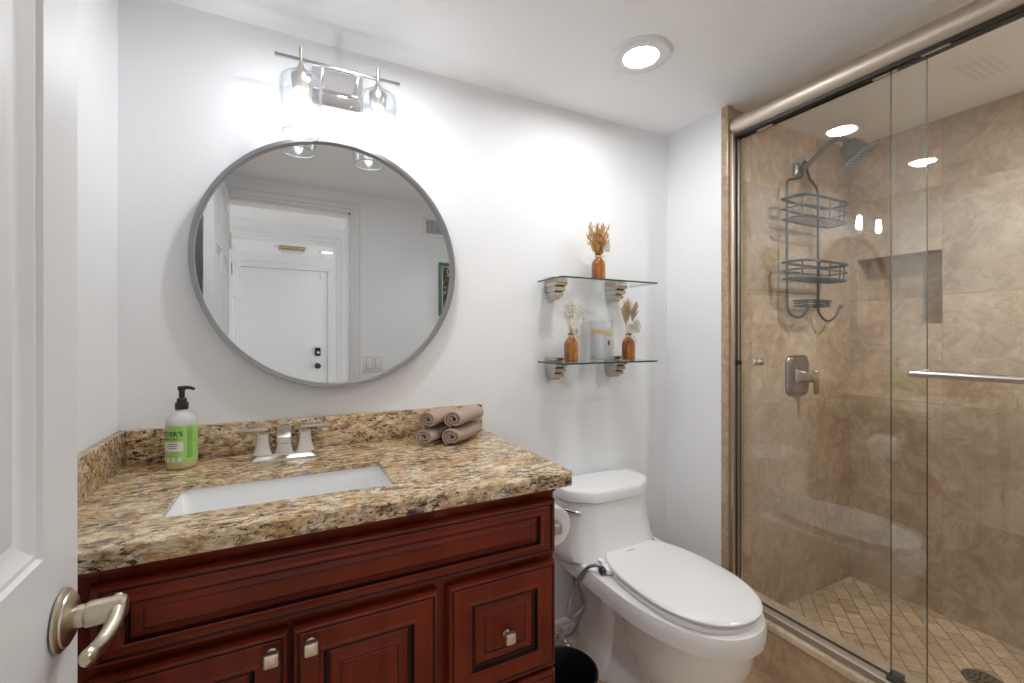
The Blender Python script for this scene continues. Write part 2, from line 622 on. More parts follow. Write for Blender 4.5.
# ------------------------------------------------------------------ doors
def panel_door(mb, Lx, H, yf, yb, cols, rows, z0=0.0):
    """solid slab between yf (-y side) and yb with recessed-raised panels on the -y and +y faces"""
    xs = [0.0]
    for a, b in cols:
        xs += [a, b]
    xs.append(Lx)
    zs_ = [z0]
    for a, b in rows:
        zs_ += [a, b]
    zs_.append(H)
    for side, y in ((-1, yf), (1, yb)):
        for i in range(len(xs) - 1):
            for k in range(len(zs_) - 1):
                x0, x1, za, zb = xs[i], xs[i + 1], zs_[k], zs_[k + 1]
                if i % 2 == 1 and k % 2 == 1:
                    prev = None
                    for ins, d in ((0, 0), (.003, .0045), (.008, .0045), (.016, .009), (.024, .0125), (.030, .013), (.036, .0105), (.075, .004), (.079, .004)):
                        yy = y - side * d
                        r = [mb.bm.verts.new(p) for p in ((x0 + ins, yy, za + ins), (x1 - ins, yy, za + ins), (x1 - ins, yy, zb - ins), (x0 + ins, yy, zb - ins))]
                        if prev:
                            for q in range(4):
                                w = (q + 1) % 4
                                mb._f([prev[q], prev[w], r[w], r[q]])
                        prev = r
                    mb._f(prev)
                else:
                    mb._f([mb.bm.verts.new(p) for p in ((x0, y, za), (x1, y, za), (x1, y, zb), (x0, y, zb))])
    for q in (((0, yf, z0), (0, yb, z0), (0, yb, H), (0, yf, H)), ((Lx, yf, z0), (Lx, yb, z0), (Lx, yb, H), (Lx, yf, H)),
              ((0, yf, z0), (Lx, yf, z0), (Lx, yb, z0), (0, yb, z0)), ((0, yf, H), (Lx, yf, H), (Lx, yb, H), (0, yb, H))):
        mb._f([mb.bm.verts.new(p) for p in q])
    bmesh.ops.remove_doubles(mb.bm, verts=mb.bm.verts, dist=1e-5)
    return mb


DL = .735
d1 = thing('door_1', 'white panelled bathroom door standing open by the vanity, nickel lever on it', 'door', (-.208, 0.0, 0), math.atan2(.735, -.0245), kind='structure')
obj('door_panel', panel_door(MB(), DL, 1.985, 0, .035, [(.09, .318), (.412, .640)], [(.21, .81), (.984, 1.62), (1.71, 1.89)], .012), DOORW, d1, local=True, ang=25)
hx, hz = DL - .054, .897
for sgn, y in ((-1, 0.0), (1, .035)):
    rs = MB()
    rs.lathe([(.0, 0), (.031, 0), (.0335, .002), (.0335, .0045), (.031, .0065), (.0295, .007), (.0288, .009), (.022, .0125), (.0135, .0145), (.0, .0145)], n=40, axis='Y')
    rs.xform(Matrix.Translation((hx, y, hz)) @ Matrix.Diagonal((1, sgn, 1, 1)))
    ro = obj('rose', rs, BRONZE, d1, local=True)
    lv = MB()
    lv.lathe([(.0115, .013), (.0122, .018), (.0120, .019), (.0120, .022), (.0136, .0235), (.0140, .026), (.0140, .056), (.0105, .0595), (.0, .060)], n=32, axis='Y')
    # tapering, gently waved lever pointing back to the hinge
    rings = []
    for k in range(19):
        t = k / 18
        x = .006 - .086 * t
        yy = .050 + .004 * math.sin(t * PI * 1.4) - .003 * t
        zz = .003 - .009 * math.sin(t * PI * .55) - .007 * t + .012 * max(0, t - .7)
        hh = .0120 - .0035 * math.sin(t * PI * .8)
        ww = .0085 - .0012 * t
        if k == 18:
            hh *= .55
            ww *= .55
        rings.append([(x, yy + ww * math.cos(2 * PI * q / 14), zz + hh * math.sin(2 * PI * q / 14)) for q in range(14)])
    lv.loft(rings)
    lv.xform(Matrix.Translation((hx, y, hz)) @ Matrix.Diagonal((1, sgn, 1, 1)))
    obj('lever', lv, BRONZE, ro, local=True)
lp = MB().box(DL - .001, DL + .0015, .006, .029, hz - .028, hz + .028, b=.001)
obj('latch_plate', lp, BRONZE, d1, local=True)
for z in (.25, 1.0, 1.75):
    obj('hinge', MB().lathe([(.006, z - .045), (.006, z + .045)], c=(-.004, -.004, 0), n=12), BRONZE, d1, local=True)

d2 = thing('door_2', 'white panelled door standing open in the second doorway, deep in the mirror', 'door', (HX0 + .004, HY - .1, 0), math.radians(-86.5), kind='structure')
obj('door_panel', panel_door(MB(), .68, 1.975, -.035, 0, [(.1, .29), (.39, .58)], [(.21, .80), (.95, 1.55), (1.66, 1.84)], .012), DOORW, d2, local=True, ang=25)
for z in (.25, 1.0, 1.75):
    obj('hinge', MB().lathe([(.006, z - .045), (.006, z + .045)], c=(-.004, .004, 0), n=12), NICK, d2, local=True)
d3 = thing('door_3', 'plain white entry door with a dark deadbolt and knob, deep in the mirror', 'door', (EX0, FY, 0), kind='structure')
obj('door_panel', MB().box(EX0 + .004, EX1 - .004, FY - .06, FY - .015, .01, EH - .004, b=.002), DOORW, d3)
dx = .535
dbl = MB().box(dx - .03, dx + .03, FY - .015, FY + .012, .99, 1.085, b=.01)
dbo = obj('deadbolt', dbl, BLACKP, d3)
obj('thumb_turn', MB().lathe([(.0, .03), (.014, .03), (.014, .0), (0, 0)], c=(dx, FY + .01, 1.03), axis='Y', n=20), CHROME, dbo)
obj('knob_rose', MB().lathe([(0, -.015), (.032, -.015), (.032, .0), (.012, .004), (.012, .03), (.027, .04), (.027, .06), (.0, .066)], c=(dx, FY, .875), axis='Y', n=24), DARKM, d3)
obj('door_closer_bracket', MB().box(EX1 - .075, EX1 - .045, FY - .015, FY + .01, EH - .10, EH - .03, b=.003), TRIMW, d3)

# ------------------------------------------------------------------ ceiling lights
WARM = (.97, .985, 1.0)
LENS = emit('ceiling_light_lens', WARM, L_CEIL)
LENSH = emit('hall_light_lens', WARM, L_HALL)
LENS_FILL = emit('added_shower_fill_lens', WARM, L_SHOWER_FILL)  # glow of the added fill lamp over the shower


def ceiling_light(x, y, label, mat):
    t = thing('ceiling_light', label, 'ceiling light', (x, y, ZC), group=None)
    mb = MB().lathe([(.097, 0), (.097, -.003), (.092, -.0065), (.076, -.0085), (.056, -.0085), (.0535, -.006), (.0535, .003), (.097, .003)], c=(x, y, ZC - .0002), n=48, cap=False)
    obj('trim_ring', mb, TRIMW, t)
    obj('lens', MB().lathe([(0, -.004), (.0533, -.004), (.0533, .003), (0, .003)], c=(x, y, ZC - .0004), n=40), mat, t)
    return t


ceiling_light(1.019, 1.10, 'round recessed ceiling light nearest the shower, above the toilet', LENS)
ceiling_light(.215, 1.108, 'round recessed ceiling light directly above the vanity, reflected in the shower glass', LENS)
ceiling_light(1.86, .25, 'added unseen fill light in the shower ceiling near the doorway wall', LENS_FILL)  # added lamp out of view, brightens the dark shower interior
ceiling_light(.585, -2.25, 'round recessed light in the entry ceiling, seen deep in the mirror', LENSH)
ceiling_light(.10, -.62, 'added unseen light in the hall ceiling just outside the bathroom door', LENSH)  # added lamp behind the camera, sends soft light through the doorway

fx = thing('flush_light', 'oblong gold-trimmed flush ceiling light deep in the mirror', 'ceiling light', (.25, -2.16, ZC))
obj('base', MB().box(.12, .36, -2.24, -2.08, ZC - .03, ZC, b=.004), flat('brass', (.62, .47, .26), .3, 1.0), fx)
obj('diffuser', MB().box(.14, .34, -2.225, -2.095, ZC - .06, ZC - .028, b=.01), flat('opal_diffuser', (.72, .70, .66), .4), fx)

# exhaust fan above the room, mirrored in the shower glass
ef = thing('exhaust_fan', 'square white slotted exhaust fan grille on the ceiling, mirrored in the shower glass', 'exhaust fan', (1.09, .53, ZC))
obj('housing', MB().box(.965, 1.215, .38, .69, ZC - .014, ZC, b=.004), TRIMW, ef)
for i, y in enumerate([.66 - .019 * k for k in range(5)] + [.49 - .019 * k for k in range(5)]):
    obj('slot', MB().box(1.0, 1.18, y - .005, y + .005, ZC - .0155, ZC - .013), flat('fan_slot', (.10, .10, .10), .8) if i == 0 else bpy.data.materials['fan_slot'], ef, smooth=False)

# ------------------------------------------------------------------ vanity
CX0, CX1, CYF = -.285, .597, .957
vc = thing('vanity_cabinet', 'dark cherry raised-panel vanity cabinet under the granite top', 'cabinet', (.16, 1.2, 0))
mb = MB()
mb.box(XL + .004, .585, .985, 1.49, .10, .69)
mb.box(XL + .004, .585, .985, 1.02, .70, .8445)
mb.box(XL + .004, -.37, 1.02, 1.49, .70, .8445)
mb.box(.56, .585, 1.02, 1.49, .70, .8445)
mb.box(XL + .004, .57, 1.04, 1.48, 0, .10)
obj('carcass', mb, WOODV, vc, smooth=False)
ff = MB()
for x0, x1 in ((XL + .004, CX0 + .006), (.29, .32), (.585, .60)):
    ff.box(x0, x1, .962, .986, .10, .8445, b=.0015)
ff.box(CX0, .59, .9635, .986, .81, .8445, b=.0015)
ff.box(CX0, .59, .9635, .986, .655, .69, b=.0015)
ff.box(CX0, .59, .9635, .986, .10, .14, b=.0015)
ff.box(.31, .59, .9635, .986, .385, .415, b=.0015)
obj('face_frame', ff, WOODV, vc)
cl = MB().box(XL + .004, .6, .948, .985, .83, .8445, b=.004)
obj('top_moulding', cl, WOODH, vc)


def front(name, x0, x1, z0, z1, st, rp, wood, k=1.0, fx=1.0):
    """raised panel cabinet front: st = frame width, rp = width of the sloped field"""
    y = .957
    steps = [(.0, y - .012, 0), (.003, y - .018, 0), (.008, y - .020, 0), (.0108, y - .0185, 1), (.0124, y - .0185, 1), (.0145, y - .020, 0), (st - .004, y - .020, 0), (st, y - .0225, 0), (st + .004, y - .0215, 0),
             (st + .008 * k, y - .013, 1), (st + .011 * k, y - .0115, 1), (st + .014 * k, y - .0115, 1), (st + .018 * k, y - .0145, 0), (st + .022 * k, y - .0145, 0), (st + .022 * k + rp, y - .019, 0), (st + .0245 * k + rp, y - .0178, 1), (st + .027 * k + rp, y - .019, 0)]
    m = MB().ringpanel(x0, x1, z0, z1, y + .006, steps, fx)
    return obj(name, m, [wood, GLAZE], vc, ang=20)


def knob(x, z, par):
    m = MB()
    m.lathe([(.009, .936), (.009, .933), (.0055, .931), (.0055, .922), (.0075, .919)], c=(x, 0, z), axis='Y', n=20)
    prof = [(.0095, .921), (.0126, .9195), (.0130, .912), (.0112, .9085), (.0066, .9068)]
    m.loft([[(p[0], y, p[1]) for p in [(q[0], q[1]) for q in rrect(x, z, h, h, h * .32, 0, 4)]] for h, y in prof])
    return obj('knob', m, NICKW, par)


o = front('false_drawer_front', CX0, CX1 - .003, .683, .814, .028, .009, WOODH, .5, 1.45)
dl = front('door', CX0, .0005, .12, .664, .050, .014, WOODV)
knob(-.027, .634, dl)
dr = front('door', .008, .293, .12, .664, .050, .014, WOODV)
knob(.039, .634, dr)
w1 = front('drawer', .316, .594, .405, .664, .050, .014, WOODV)
knob(.4555, .5265, w1)
w2 = front('drawer', .316, .594, .125, .393, .050, .014, WOODV)
knob(.4555, .26, w2)

# countertop with the sink cut-out
ct = thing('countertop', 'speckled tan and brown granite vanity top with splashes around its edge', 'countertop', (.12, 1.2, .84))
mb = MB()
SX0, SX1, SY0, SY1 = -.2125, .2200, 1.0365, 1.2400
outer = [(XL + .001, .928), (.632, .928), (.642, .938), (.642, YB - .001), (XL + .001, YB - .001)]
inner = [(p[0], p[1]) for p in rrect((SX0 + SX1) / 2, (SY0 + SY1) / 2, (SX1 - SX0) / 2, (SY1 - SY0) / 2, .013, 0, 5)]
bm = mb.bm
vo = [bm.verts.new((x, y, .88)) for x, y in outer]
vi = [bm.verts.new((x, y, .88)) for x, y in inner]
es = [bm.edges.new((vo[i], vo[(i + 1) % len(vo)])) for i in range(len(vo))] + [bm.edges.new((vi[i], vi[(i + 1) % len(vi)])) for i in range(len(vi))]
bmesh.ops.triangle_fill(bm, edges=es, use_beauty=True)
ext = bmesh.ops.extrude_face_region(bm, geom=list(bm.faces))
bmesh.ops.translate(bm, vec=(0, 0, -.012), verts=[g for g in ext['geom'] if isinstance(g, bmesh.types.BMVert)])
fe = [e for e in bm.edges if all(v.co.z > .875 for v in e.verts) and all(v.co.y < .94 or (v.co.x > .63 and v.co.y < 1.6) for v in e.verts) and abs(e.verts[0].co.z - e.verts[1].co.z) < 1e-5 and len(e.link_faces) == 2
      and abs(e.link_faces[0].normal.dot(e.link_faces[1].normal)) < .2]
bmesh.ops.bevel(bm, geom=fe, offset=.007, segments=3, affect='EDGES', profile=.5)
obj('slab', mb, GRAN, ct, ang=30)
ap = MB()
ap.prism([(XL + .001, .928), (.632, .928), (.642, .938), (.642, YB - .001), (.606, YB - .001), (.606, .962), (XL + .001, .962)], 'Z', .845, .8681)
obj('built_up_edge', ap, GRAN, ct)
obj('backsplash', MB().box(XL + .021, .624, YB - .021, YB - .001, .8805, .972, b=.0015), GRAN, ct)
obj('side_splash', MB().box(XL + .001, XL + .0205, .945, YB - .001, .8805, .972, b=.0015), GRAN, ct)

# undermount sink
sk = thing('sink', 'white rectangular undermount sink set in the granite top', 'sink', (.005, 1.134, .74))
scx, scy = (SX0 + SX1) / 2, (SY0 + SY1) / 2
hx_, hy_ = (SX1 - SX0) / 2, (SY1 - SY0) / 2
mb = MB()
prof = [(hx_ - .03, hy_ - .03, .05, .715), (hx_ + .006, hy_ + .004, .045, .745), (hx_ + .018, hy_ + .014, .03, .8672), (hx_ + .004, hy_ + .004, .015, .8674), (hx_ + .002, hy_ + .002, .015, .860),
        (hx_ - .004, hy_ - .003, .018, .82), (hx_ - .012, hy_ - .008, .022, .775), (hx_ - .022, hy_ - .018, .03, .752), (hx_ - .06, hy_ - .045, .03, .744), (.03, .03, .0299, .741)]
mb.loft([rrect(scx, scy, a, b, c, z, 8) for a, b, c, z in prof])
obj('basin', mb, PORC, sk)
obj('drain', MB().lathe([(0, .7415), (.022, .7415), (.024, .7435), (.018, .7445), (.016, .746), (0, .7465)], c=(scx, scy, 0), n=28), NICK, sk)

# faucet
fc = thing('faucet', 'brushed nickel two-handle faucet behind the sink', 'faucet', (-.0085, 1.40, .88))
mb = MB()
mb.loft([rrect(-.0085, 1.402, a, b, .006, z, 4) for a, b, z in ((.081, .036, .8802), (.081, .036, .883), (.079, .034, .886), (.070, .026, .892), (.069, .025, .897))])
obj('base_plate', mb, NICK, fc)
for sx, hxx in ((-1, -.0610), (1, .0440)):
    mb = MB()
    mb.loft([rrect(hxx, 1.402, a, a, .003, z, 4) for a, z in ((.0235, .897), (.0225, .901), (.0185, .913), (.0160, .930), (.0150, .945), (.0150, .9485), (.0125, .950))])
    mb.lathe([(.006, .950), (.006, .957), (.0075, .959)], c=(hxx, 1.402, 0), n=16)
    h = obj('handle', mb, NICK, fc)
    x0, x1 = sorted((hxx - sx * .012, hxx + sx * .066))
    mb = MB().box(x0, x1, 1.3945, 1.4095, .958, .9665, b=.003)
    obj('lever', mb, NICK, h)
mb = MB()
rings = []
for y, z, hw_, th, tilt in ((1.404, .897, .0235, .0225, 0), (1.404, .903, .0215, .021, 0), (1.404, .925, .0175, .0175, 0), (1.402, .938, .0165, .0170, .15), (1.396, .951, .0165, .016, .6), (1.379, .9585, .0168, .014, 1.15), (1.345, .954, .0172, .012, 1.65), (1.318, .9475, .0175, .0115, 1.8), (1.313, .946, .015, .009, 1.8)):
    ring = []
    for px, py, _ in rrect(0, 0, hw_, th, .003, 0, 3):
        ring.append((-.0085 + px, y + py * math.cos(tilt), z + py * math.sin(tilt)))
    rings.append(ring)
mb.loft(rings)
obj('spout', mb, NICK, fc)
obj('aerator', MB().lathe([(.008, -.004), (.009, -.004), (.009, .006), (0, .006)], c=(-.0085, 1.327, .9385), n=18), CHROME, fc)

# ------------------------------------------------------------------ soap bottle
sbx, sby, sbz = -.2445, 1.413, .8803
sb = thing('soap_bottle', 'clear hand soap bottle with a green label and black pump, on the granite', 'soap bottle', (sbx, sby, sbz))


def oval(z, a, b, n=40, cx=sbx, cy=sby):
    return [(cx + a * math.cos(2 * PI * i / n), cy + b * math.sin(2 * PI * i / n), sbz + z) for i in range(n)]


RB = .0338
m_, nt_, b_, o_ = new_mat('clear_soap_bottle')
b_.inputs['Base Color'].default_value = (.70, .71, .70, 1)
b_.inputs['Roughness'].default_value = .18
b_.inputs['Alpha'].default_value = .85
sv = objvec(nt_, kind='Object')
sp_ = nt_.nodes.new('ShaderNodeSeparateXYZ')
nt_.links.new(sv, sp_.inputs[0])
nt_.links.new(ramp(nt_, sp_.outputs[2], [(.105, (.62, .56, .30)), (.107, (.66, .67, .66))]), b_.inputs['Base Color'])
mb = MB().loft([oval(z, a, a) for z, a in ((0, .027), (.002, .0305), (.006, RB - .0005), (.012, RB), (.118, RB), (.126, RB - .002), (.135, .0265), (.142, .0185), (.146, .0135), (.152, .013))])
obj('bottle', mb, m_, sb)
GREENL = flat('green_label', (.36, .62, .16), .45)
WHITEL = flat('label_white', (.78, .78, .74), .5)
DGREEN = flat('label_dark_green', (.02, .07, .02), .5)
LBL0, LBL1 = math.radians(-172), math.radians(12)
LH0, LH1 = .0185, .112


def wrapped(mb, a0, a1, z0, z1, r, n=36, zt=None):
    prev = None
    for i in range(n + 1):
        a = a0 + (a1 - a0) * i / n
        top = z1
        p = [(sbx + r * math.cos(a), sby + r * math.sin(a), sbz + z0), (sbx + r * math.cos(a), sby + r * math.sin(a), sbz + top)]
        v = [mb.bm.verts.new(q) for q in p]
        if prev:
            mb._f([prev[0], v[0], v[1], prev[1]])
        prev = v
    return mb


lb = obj('label', wrapped(MB(), LBL0, LBL1, LH0, LH1, RB + .0004), GREENL, sb)


def wrap_text(body, size, ac, z, mat, parent, r, name='lettering', bold=.0, sx=1.0):
    cu_ = bpy.data.curves.new('txt', 'FONT')
    cu_.body = body
    cu_.size = size
    cu_.align_x = 'CENTER'
    cu_.offset = bold
    cu_.resolution_u = 2
    to = bpy.data.objects.new('txt', cu_)
    COL.objects.link(to)
    me = bpy.data.meshes.new_from_object(to)
    bpy.data.objects.remove(to)
    bm_ = bmesh.new()
    bm_.from_mesh(me)
    bpy.data.meshes.remove(me)
    for v in bm_.verts:
        a = ac + v.co.x * sx / RB
        v.co = Vector((sbx + r * math.cos(a), sby + r * math.sin(a), sbz + z + v.co.y))
    mm = MB()
    mm.bm.free()
    mm.bm = bm_
    return obj(name, mm, mat, parent, smooth=False)


AC = math.radians(-128)
wrap_text("MEYER'S", .0168, AC, .086, DGREEN, lb, RB + .0007, bold=.0004)
wrap_text("CLEAN DAY", .0075, AC, .0765, DGREEN, lb, RB + .0007, bold=.0002)
obj('white_patch', wrapped(MB(), AC - .75, AC + .92, .048, .0715, RB + .0007, 16), WHITEL, lb, smooth=False)
mb = MB()
for z, a0, a1 in ((.066, -.1, .55), (.061, -.2, .6), (.056, -.05, .5)):
    wrapped(mb, AC + a0, AC + a1, z, z + .0016, RB + .0009, 8)
obj('patch_print', mb, DGREEN, lb, smooth=False)
mb = MB()
for k in range(4):
    a = AC - .62 + k * .40
    wrapped(mb, a, a + .24, .022, .033, RB + .0007, 5)
obj('badge_row', mb, WHITEL, lb, smooth=False)
mb = MB()
random.seed(3)
for k in range(5):
    a = AC + 1.15 + k * .08
    z = .03
    while z < .104:
        h = random.uniform(.003, .009)
        wrapped(mb, a, a + .04, z, z + h, RB + .0007, 2)
        z += h + .0018
obj('side_print', mb, flat('label_print_green', (.10, .30, .06), .5), lb, smooth=False)
pm = MB()
pm.lathe([(.0140, .150), (.0148, .152), (.0148, .166), (.0136, .168), (.0115, .1685), (.0105, .177), (.0098, .1785), (.0065, .179), (.0065, .197), (.0085, .1985), (.0085, .206), (.006, .2085), (0, .209)], c=(sbx, sby, sbz), n=24)
p_ = obj('pump', pm, BLACKP, sb)
nzl = MB().tube([(sbx - .008, sby, sbz + .2045), (sbx + .01, sby - .001, sbz + .2055), (sbx + .019, sby - .003, sbz + .2045), (sbx + .028, sby - .005, sbz + .2005)], [.005, .0048, .0042, .0035], 10, 1)
obj('nozzle', nzl, BLACKP, p_)

# ------------------------------------------------------------------ rolled towels
def towel(fx_, fy_, z, label, seed, sq=1.0):
    rnd = random.Random(seed)
    d = Vector((.77, .64, 0)).normalized()
    side = Vector((d.y, -d.x, 0))
    Lt = .150
    t = thing('rolled_towel', label, 'towel', (fx_, fy_, z), group='rolled taupe washcloths')
    turns, n = 2.4, 84
    r0, r1, th = .0065, .0333, .0082
    ph = rnd.uniform(-.6, .6) + 2.2

    def sec(rad, a, s_):
        return side * (math.cos(a) * rad * s_) + Vector((0, 0, 1)) * (math.sin(a) * rad * .73)

    A, B = [], []
    for i in range(n + 1):
        q = i / n
        a = ph + q * turns * 2 * PI
        rc = r0 + (r1 - r0) * q
        wob = 1 + .03 * math.sin(a * 3 + seed)
        A.append(sec((rc + th * .48) * wob, a, sq))
        B.append(sec(max(rc - th * .48, .001) * wob, a, sq))
    sect = A + B[::-1]
    rings = []
    base = Vector((fx_, fy_, z))
    for k, (u, sc) in enumerate(((-.002, .965), (.004, 1.0), (.05, 1.01), (.11, 1.0), (Lt - .004, .99), (Lt, .95))):
        lift = Vector((0, 0, .002 * math.sin(k * 1.7 + seed)))
        rings.append([base + d * u + p * sc + (lift if 0 < k < 5 else Vector((0, 0, 0))) for p in sect])
    mb = MB().loft(rings, False, False)
    for ring in (rings[0], rings[-1]):
        vs = [mb.bm.verts.new(p) for p in ring]
        m = n + 1
        for i in range(n):
            mb._f([vs[i], vs[i + 1], vs[2 * m - 2 - i], vs[2 * m - 1 - i]])
    bmesh.ops.remove_doubles(mb.bm, verts=mb.bm.verts, dist=1e-6)
    obj('roll', mb, TOWEL, t, ang=60)
    hem = MB()
    ae = ph + turns * 2 * PI
    p0 = sec(r1 + th * .5, ae - .06, sq)
    hem.tube([base + d * .0 + p0, base + d * .08 + p0, base + d * (Lt - .002) + p0], .0022, 8)
    obj('hem', hem, TOWEL, t)
    return t


zt = .8805 + .0275
towel(.450, 1.310, zt, 'rolled taupe washcloth, lower row of the stack, nearer the counter end', 1, 1.0)
towel(.3755, 1.346, zt, 'rolled taupe washcloth, lower row of the stack, nearer the faucet', 2, .98)
towel(.460, 1.319, zt + .0525, 'rolled taupe washcloth, upper row of the stack, nearer the counter end', 3, 1.0)
towel(.386, 1.347, zt + .0520, 'rolled taupe washcloth, upper row of the stack, nearer the faucet', 4, .98)

# ------------------------------------------------------------------ round mirror (hung very slightly askew)
MX, MZ, MR = .140, 1.441, .379
mr = thing('round_mirror', 'large round wall mirror in a thin grey metal frame above the faucet', 'mirror', (MX, 1.4745, MZ), math.radians(1.58))
mb = MB()
rings = []
for a in range(96):
    t = 2 * PI * a / 96
    c, s_ = math.cos(t), math.sin(t)
    rings.append([(c * r, y, s_ * r) for r, y in ((MR - .0125, .004), (MR - .0125, -.0145), (MR - .0115, -.016), (MR - .001, -.016), (MR, -.0145), (MR, .014), (MR - .006, .014))])
rings.append(rings[0])
mb.loft(rings, False, False)
bmesh.ops.remove_doubles(mb.bm, verts=mb.bm.verts, dist=1e-6)
obj('frame', mb, FRAMEM, mr, local=True)
obj('glass', MB().lathe([(0, -.002), (MR - .0122, -.002), (MR - .0122, .004), (0, .004)], n=96, axis='Y'), MIRROR, mr, local=True)
obj('hanger', MB().box(-.03, .03, .004, .02, .20, .23, b=.003), FRAMEM, mr, local=True)

# ------------------------------------------------------------------ vanity light
vl = thing('vanity_light', 'chrome two-lamp bar light with clear glass shades above the mirror', 'wall light', (.14, 1.48, 1.985))
obj('backplate', MB().box(.0655, .2150, 1.480, 1.4995, 1.925, 2.040, b=.003), CHROME, vl)
mb = MB().box(.0655, .215, 1.4735, 1.481, 1.972, 1.976, b=.001)
obj('backplate_rib', mb, CHROME, vl)
BY, BZ = 1.40, 2.0025
BARM = flat('satin_chrome_bar', (.40, .40, .41), .25, 1.0)
obj('bar', MB().box(-.033, .3115, BY - .0045, BY + .0045, BZ - .0045, BZ + .0045, b=.001), BARM, vl)
for x in (.092, .190):
    obj('arm', MB().tube([(x, 1.482, 1.985), (x, 1.45, 1.99), (x, BY + .002, BZ)], .0045, 10), CHROME, vl)
BULB = emit('bulb_glow', (.98, .99, 1.0), L_BULB)
for x in (.0337, .2462):
    mb = MB()
    mb.lathe([(0, 2.0365), (.005, 2.036), (.005, 2.010), (.0055, 1.992), (.0075, 1.986), (.0125, 1.974), (.0165, 1.962), (.0165, 1.958), (.0255, 1.957), (.0265, 1.954), (.0225, 1.918), (.0205, 1.915), (.0, 1.915)][::-1], c=(x, BY, 0), n=28)
    so = obj('socket', mb, NICK, vl)
    sh = MB()
    pr = [(.016, 1.9605), (.030, 1.960), (.046, 1.954), (.055, 1.944), (.0585, 1.930), (.0580, 1.905), (.0555, 1.868), (.0515, 1.828), (.0480, 1.792)]
    sh.lathe(pr + [(.0465, 1.7925)] + [(r - .0022, z + .0008) for r, z in pr[::-1][1:]], c=(x, BY, 0), n=48, cap=False)
    obj('shade', sh, SHADEG, vl)
    rim = MB().tube([(x + .0474 * math.cos(2 * PI * k / 40), BY + .0474 * math.sin(2 * PI * k / 40), 1.792) for k in range(40)], .0013, 8, closed=True)
    obj('shade_rim', rim, flat('shade_rim_glass', (.62, .66, .68), .1) if x < .1 else bpy.data.materials['shade_rim_glass'], vl)
    bl = MB().lathe([(0, 1.9145), (.010, 1.914), (.0105, 1.900), (.0125, 1.886), (.0150, 1.868), (.0140, 1.850), (.0095, 1.838), (.004, 1.833), (0, 1.832)][::-1], c=(x, BY, 0), n=24)
    obj('bulb', bl, BULB, vl)

# ------------------------------------------------------------------ glass shelves
def shelf(z, label):
    t = thing('glass_shelf', label, 'shelf', (1.09, YB, z), group='glass shelves with nickel brackets')
    g = MB()
    x0, x1, y0, y1 = .860, 1.312, 1.322, 1.490
    g.box(x0 + .0006, x1 - .0006, y0 + .0006, y1, z, z + .006)
    obj('glass_panel', g, SHELFG, t, smooth=False)
    e = MB()
    e.box(x0, x1, y0, y0 + .0006, z, z + .006)
    e.box(x0, x0 + .0006, y0 + .0006, y1, z, z + .006)
    e.box(x1 - .0006, x1, y0 + .0006, y1, z, z + .006)
    obj('cut_edge', e, SHELFE, t, smooth=False)
    for bx in (.921, 1.213):
        b = MB()
        for hw_, yf_, za, zb_ in ((.025, 1.414, -.0175, -.0005), (.0205, 1.426, -.021, -.0165), (.0225, 1.422, -.038, -.0205), (.018, 1.436, -.0415, -.037), (.020, 1.432, -.057, -.041), (.0145, 1.449, -.067, -.056)):
            b.prism([(YB - .0005, z + zb_), (yf_, z + zb_), (yf_, z + za + .006), (yf_ + .008, z + za), (YB - .0005, z + za)], 'X', bx - hw_, bx + hw_)
        bmesh.ops.bevel(b.bm, geom=list(b.bm.edges), offset=.001, segments=2, affect='EDGES')
        br_ = obj('bracket', b, PEWTERN, t)
        obj('clamp', MB().box(bx - .025, bx + .025, 1.440, YB - .0005, z + .0065, z + .020, b=.002), PEWTERN, br_)
    return t


PEWTERN = flat('pewter_bracket', (.60, .56, .51), .24, 1.0)
shelf(1.4255, 'upper clear glass wall shelf on two stepped nickel brackets')
shelf(1.1165, 'lower clear glass wall shelf on two stepped nickel brackets')

# ------------------------------------------------------------------ amber bud vases, dried flowers, candle
m_, nt_, b_, o_ = new_mat('amber_glass')
b_.inputs['Base Color'].default_value = (.30, .085, .014, 1)
b_.inputs['Roughness'].default_value = .06
b_.inputs['Coat Weight'].default_value = .5
b_.inputs['Alpha'].default_value = .93
av = noise(nt_, objvec(nt_, scale=(30, 30, 8)), 1.0, 3, .6)
nt_.links.new(ramp(nt_, av, [(.36, (.20, .055, .006)), (.52, (.42, .145, .014)), (.68, (.62, .27, .04))]), b_.inputs['Base Color'])
AMBER = m_
TWINE = flat('jute_twine', (.62, .52, .38), .95, nscale=500, nstr=.6)


def vase(x, y, z, label):
    t = thing('bud_vase', label, 'vase', (x, y, z), group='small amber bud vases')
    t_b = MB().lathe([(0, .0), (.0235, .0), (.0262, .003), (.0268, .008), (.0268, .060), (.0255, .071), (.0205, .081), (.0125, .0885), (.0105, .092), (.0105, .100), (.013, .102), (.013, .106), (.0105, .107), (.0085, .104), (.0085, .092), (0, .088)], n=32)
    obj('bottle', t_b, AMBER, t, local=True)
    tw = MB()
    for k in range(3):
        tw.tube([(.0118 * math.cos(2 * PI * i / 24), .0118 * math.sin(2 * PI * i / 24), .0925 + .0024 * k) for i in range(24)], .0014, 6, closed=True)
    bow = obj('twine', tw, TWINE, t, local=True)
    b2 = MB()
    b2.tube([(.004, -.012, .094), (.016, -.018, .090), (.020, -.022, .080), (.019, -.022, .072)], .0011, 6, 1)
    b2.tube([(.000, -.012, .094), (-.008, -.019, .087), (-.012, -.024, .079)], .0011, 6, 1)
    b2.tube([(.002, -.012, .094), (.014, -.016, .099), (.021, -.018, .096), (.014, -.017, .091), (.002, -.013, .094)], .0011, 6, 1)
    obj('twine_bow', b2, TWINE, bow, local=True)
    return t


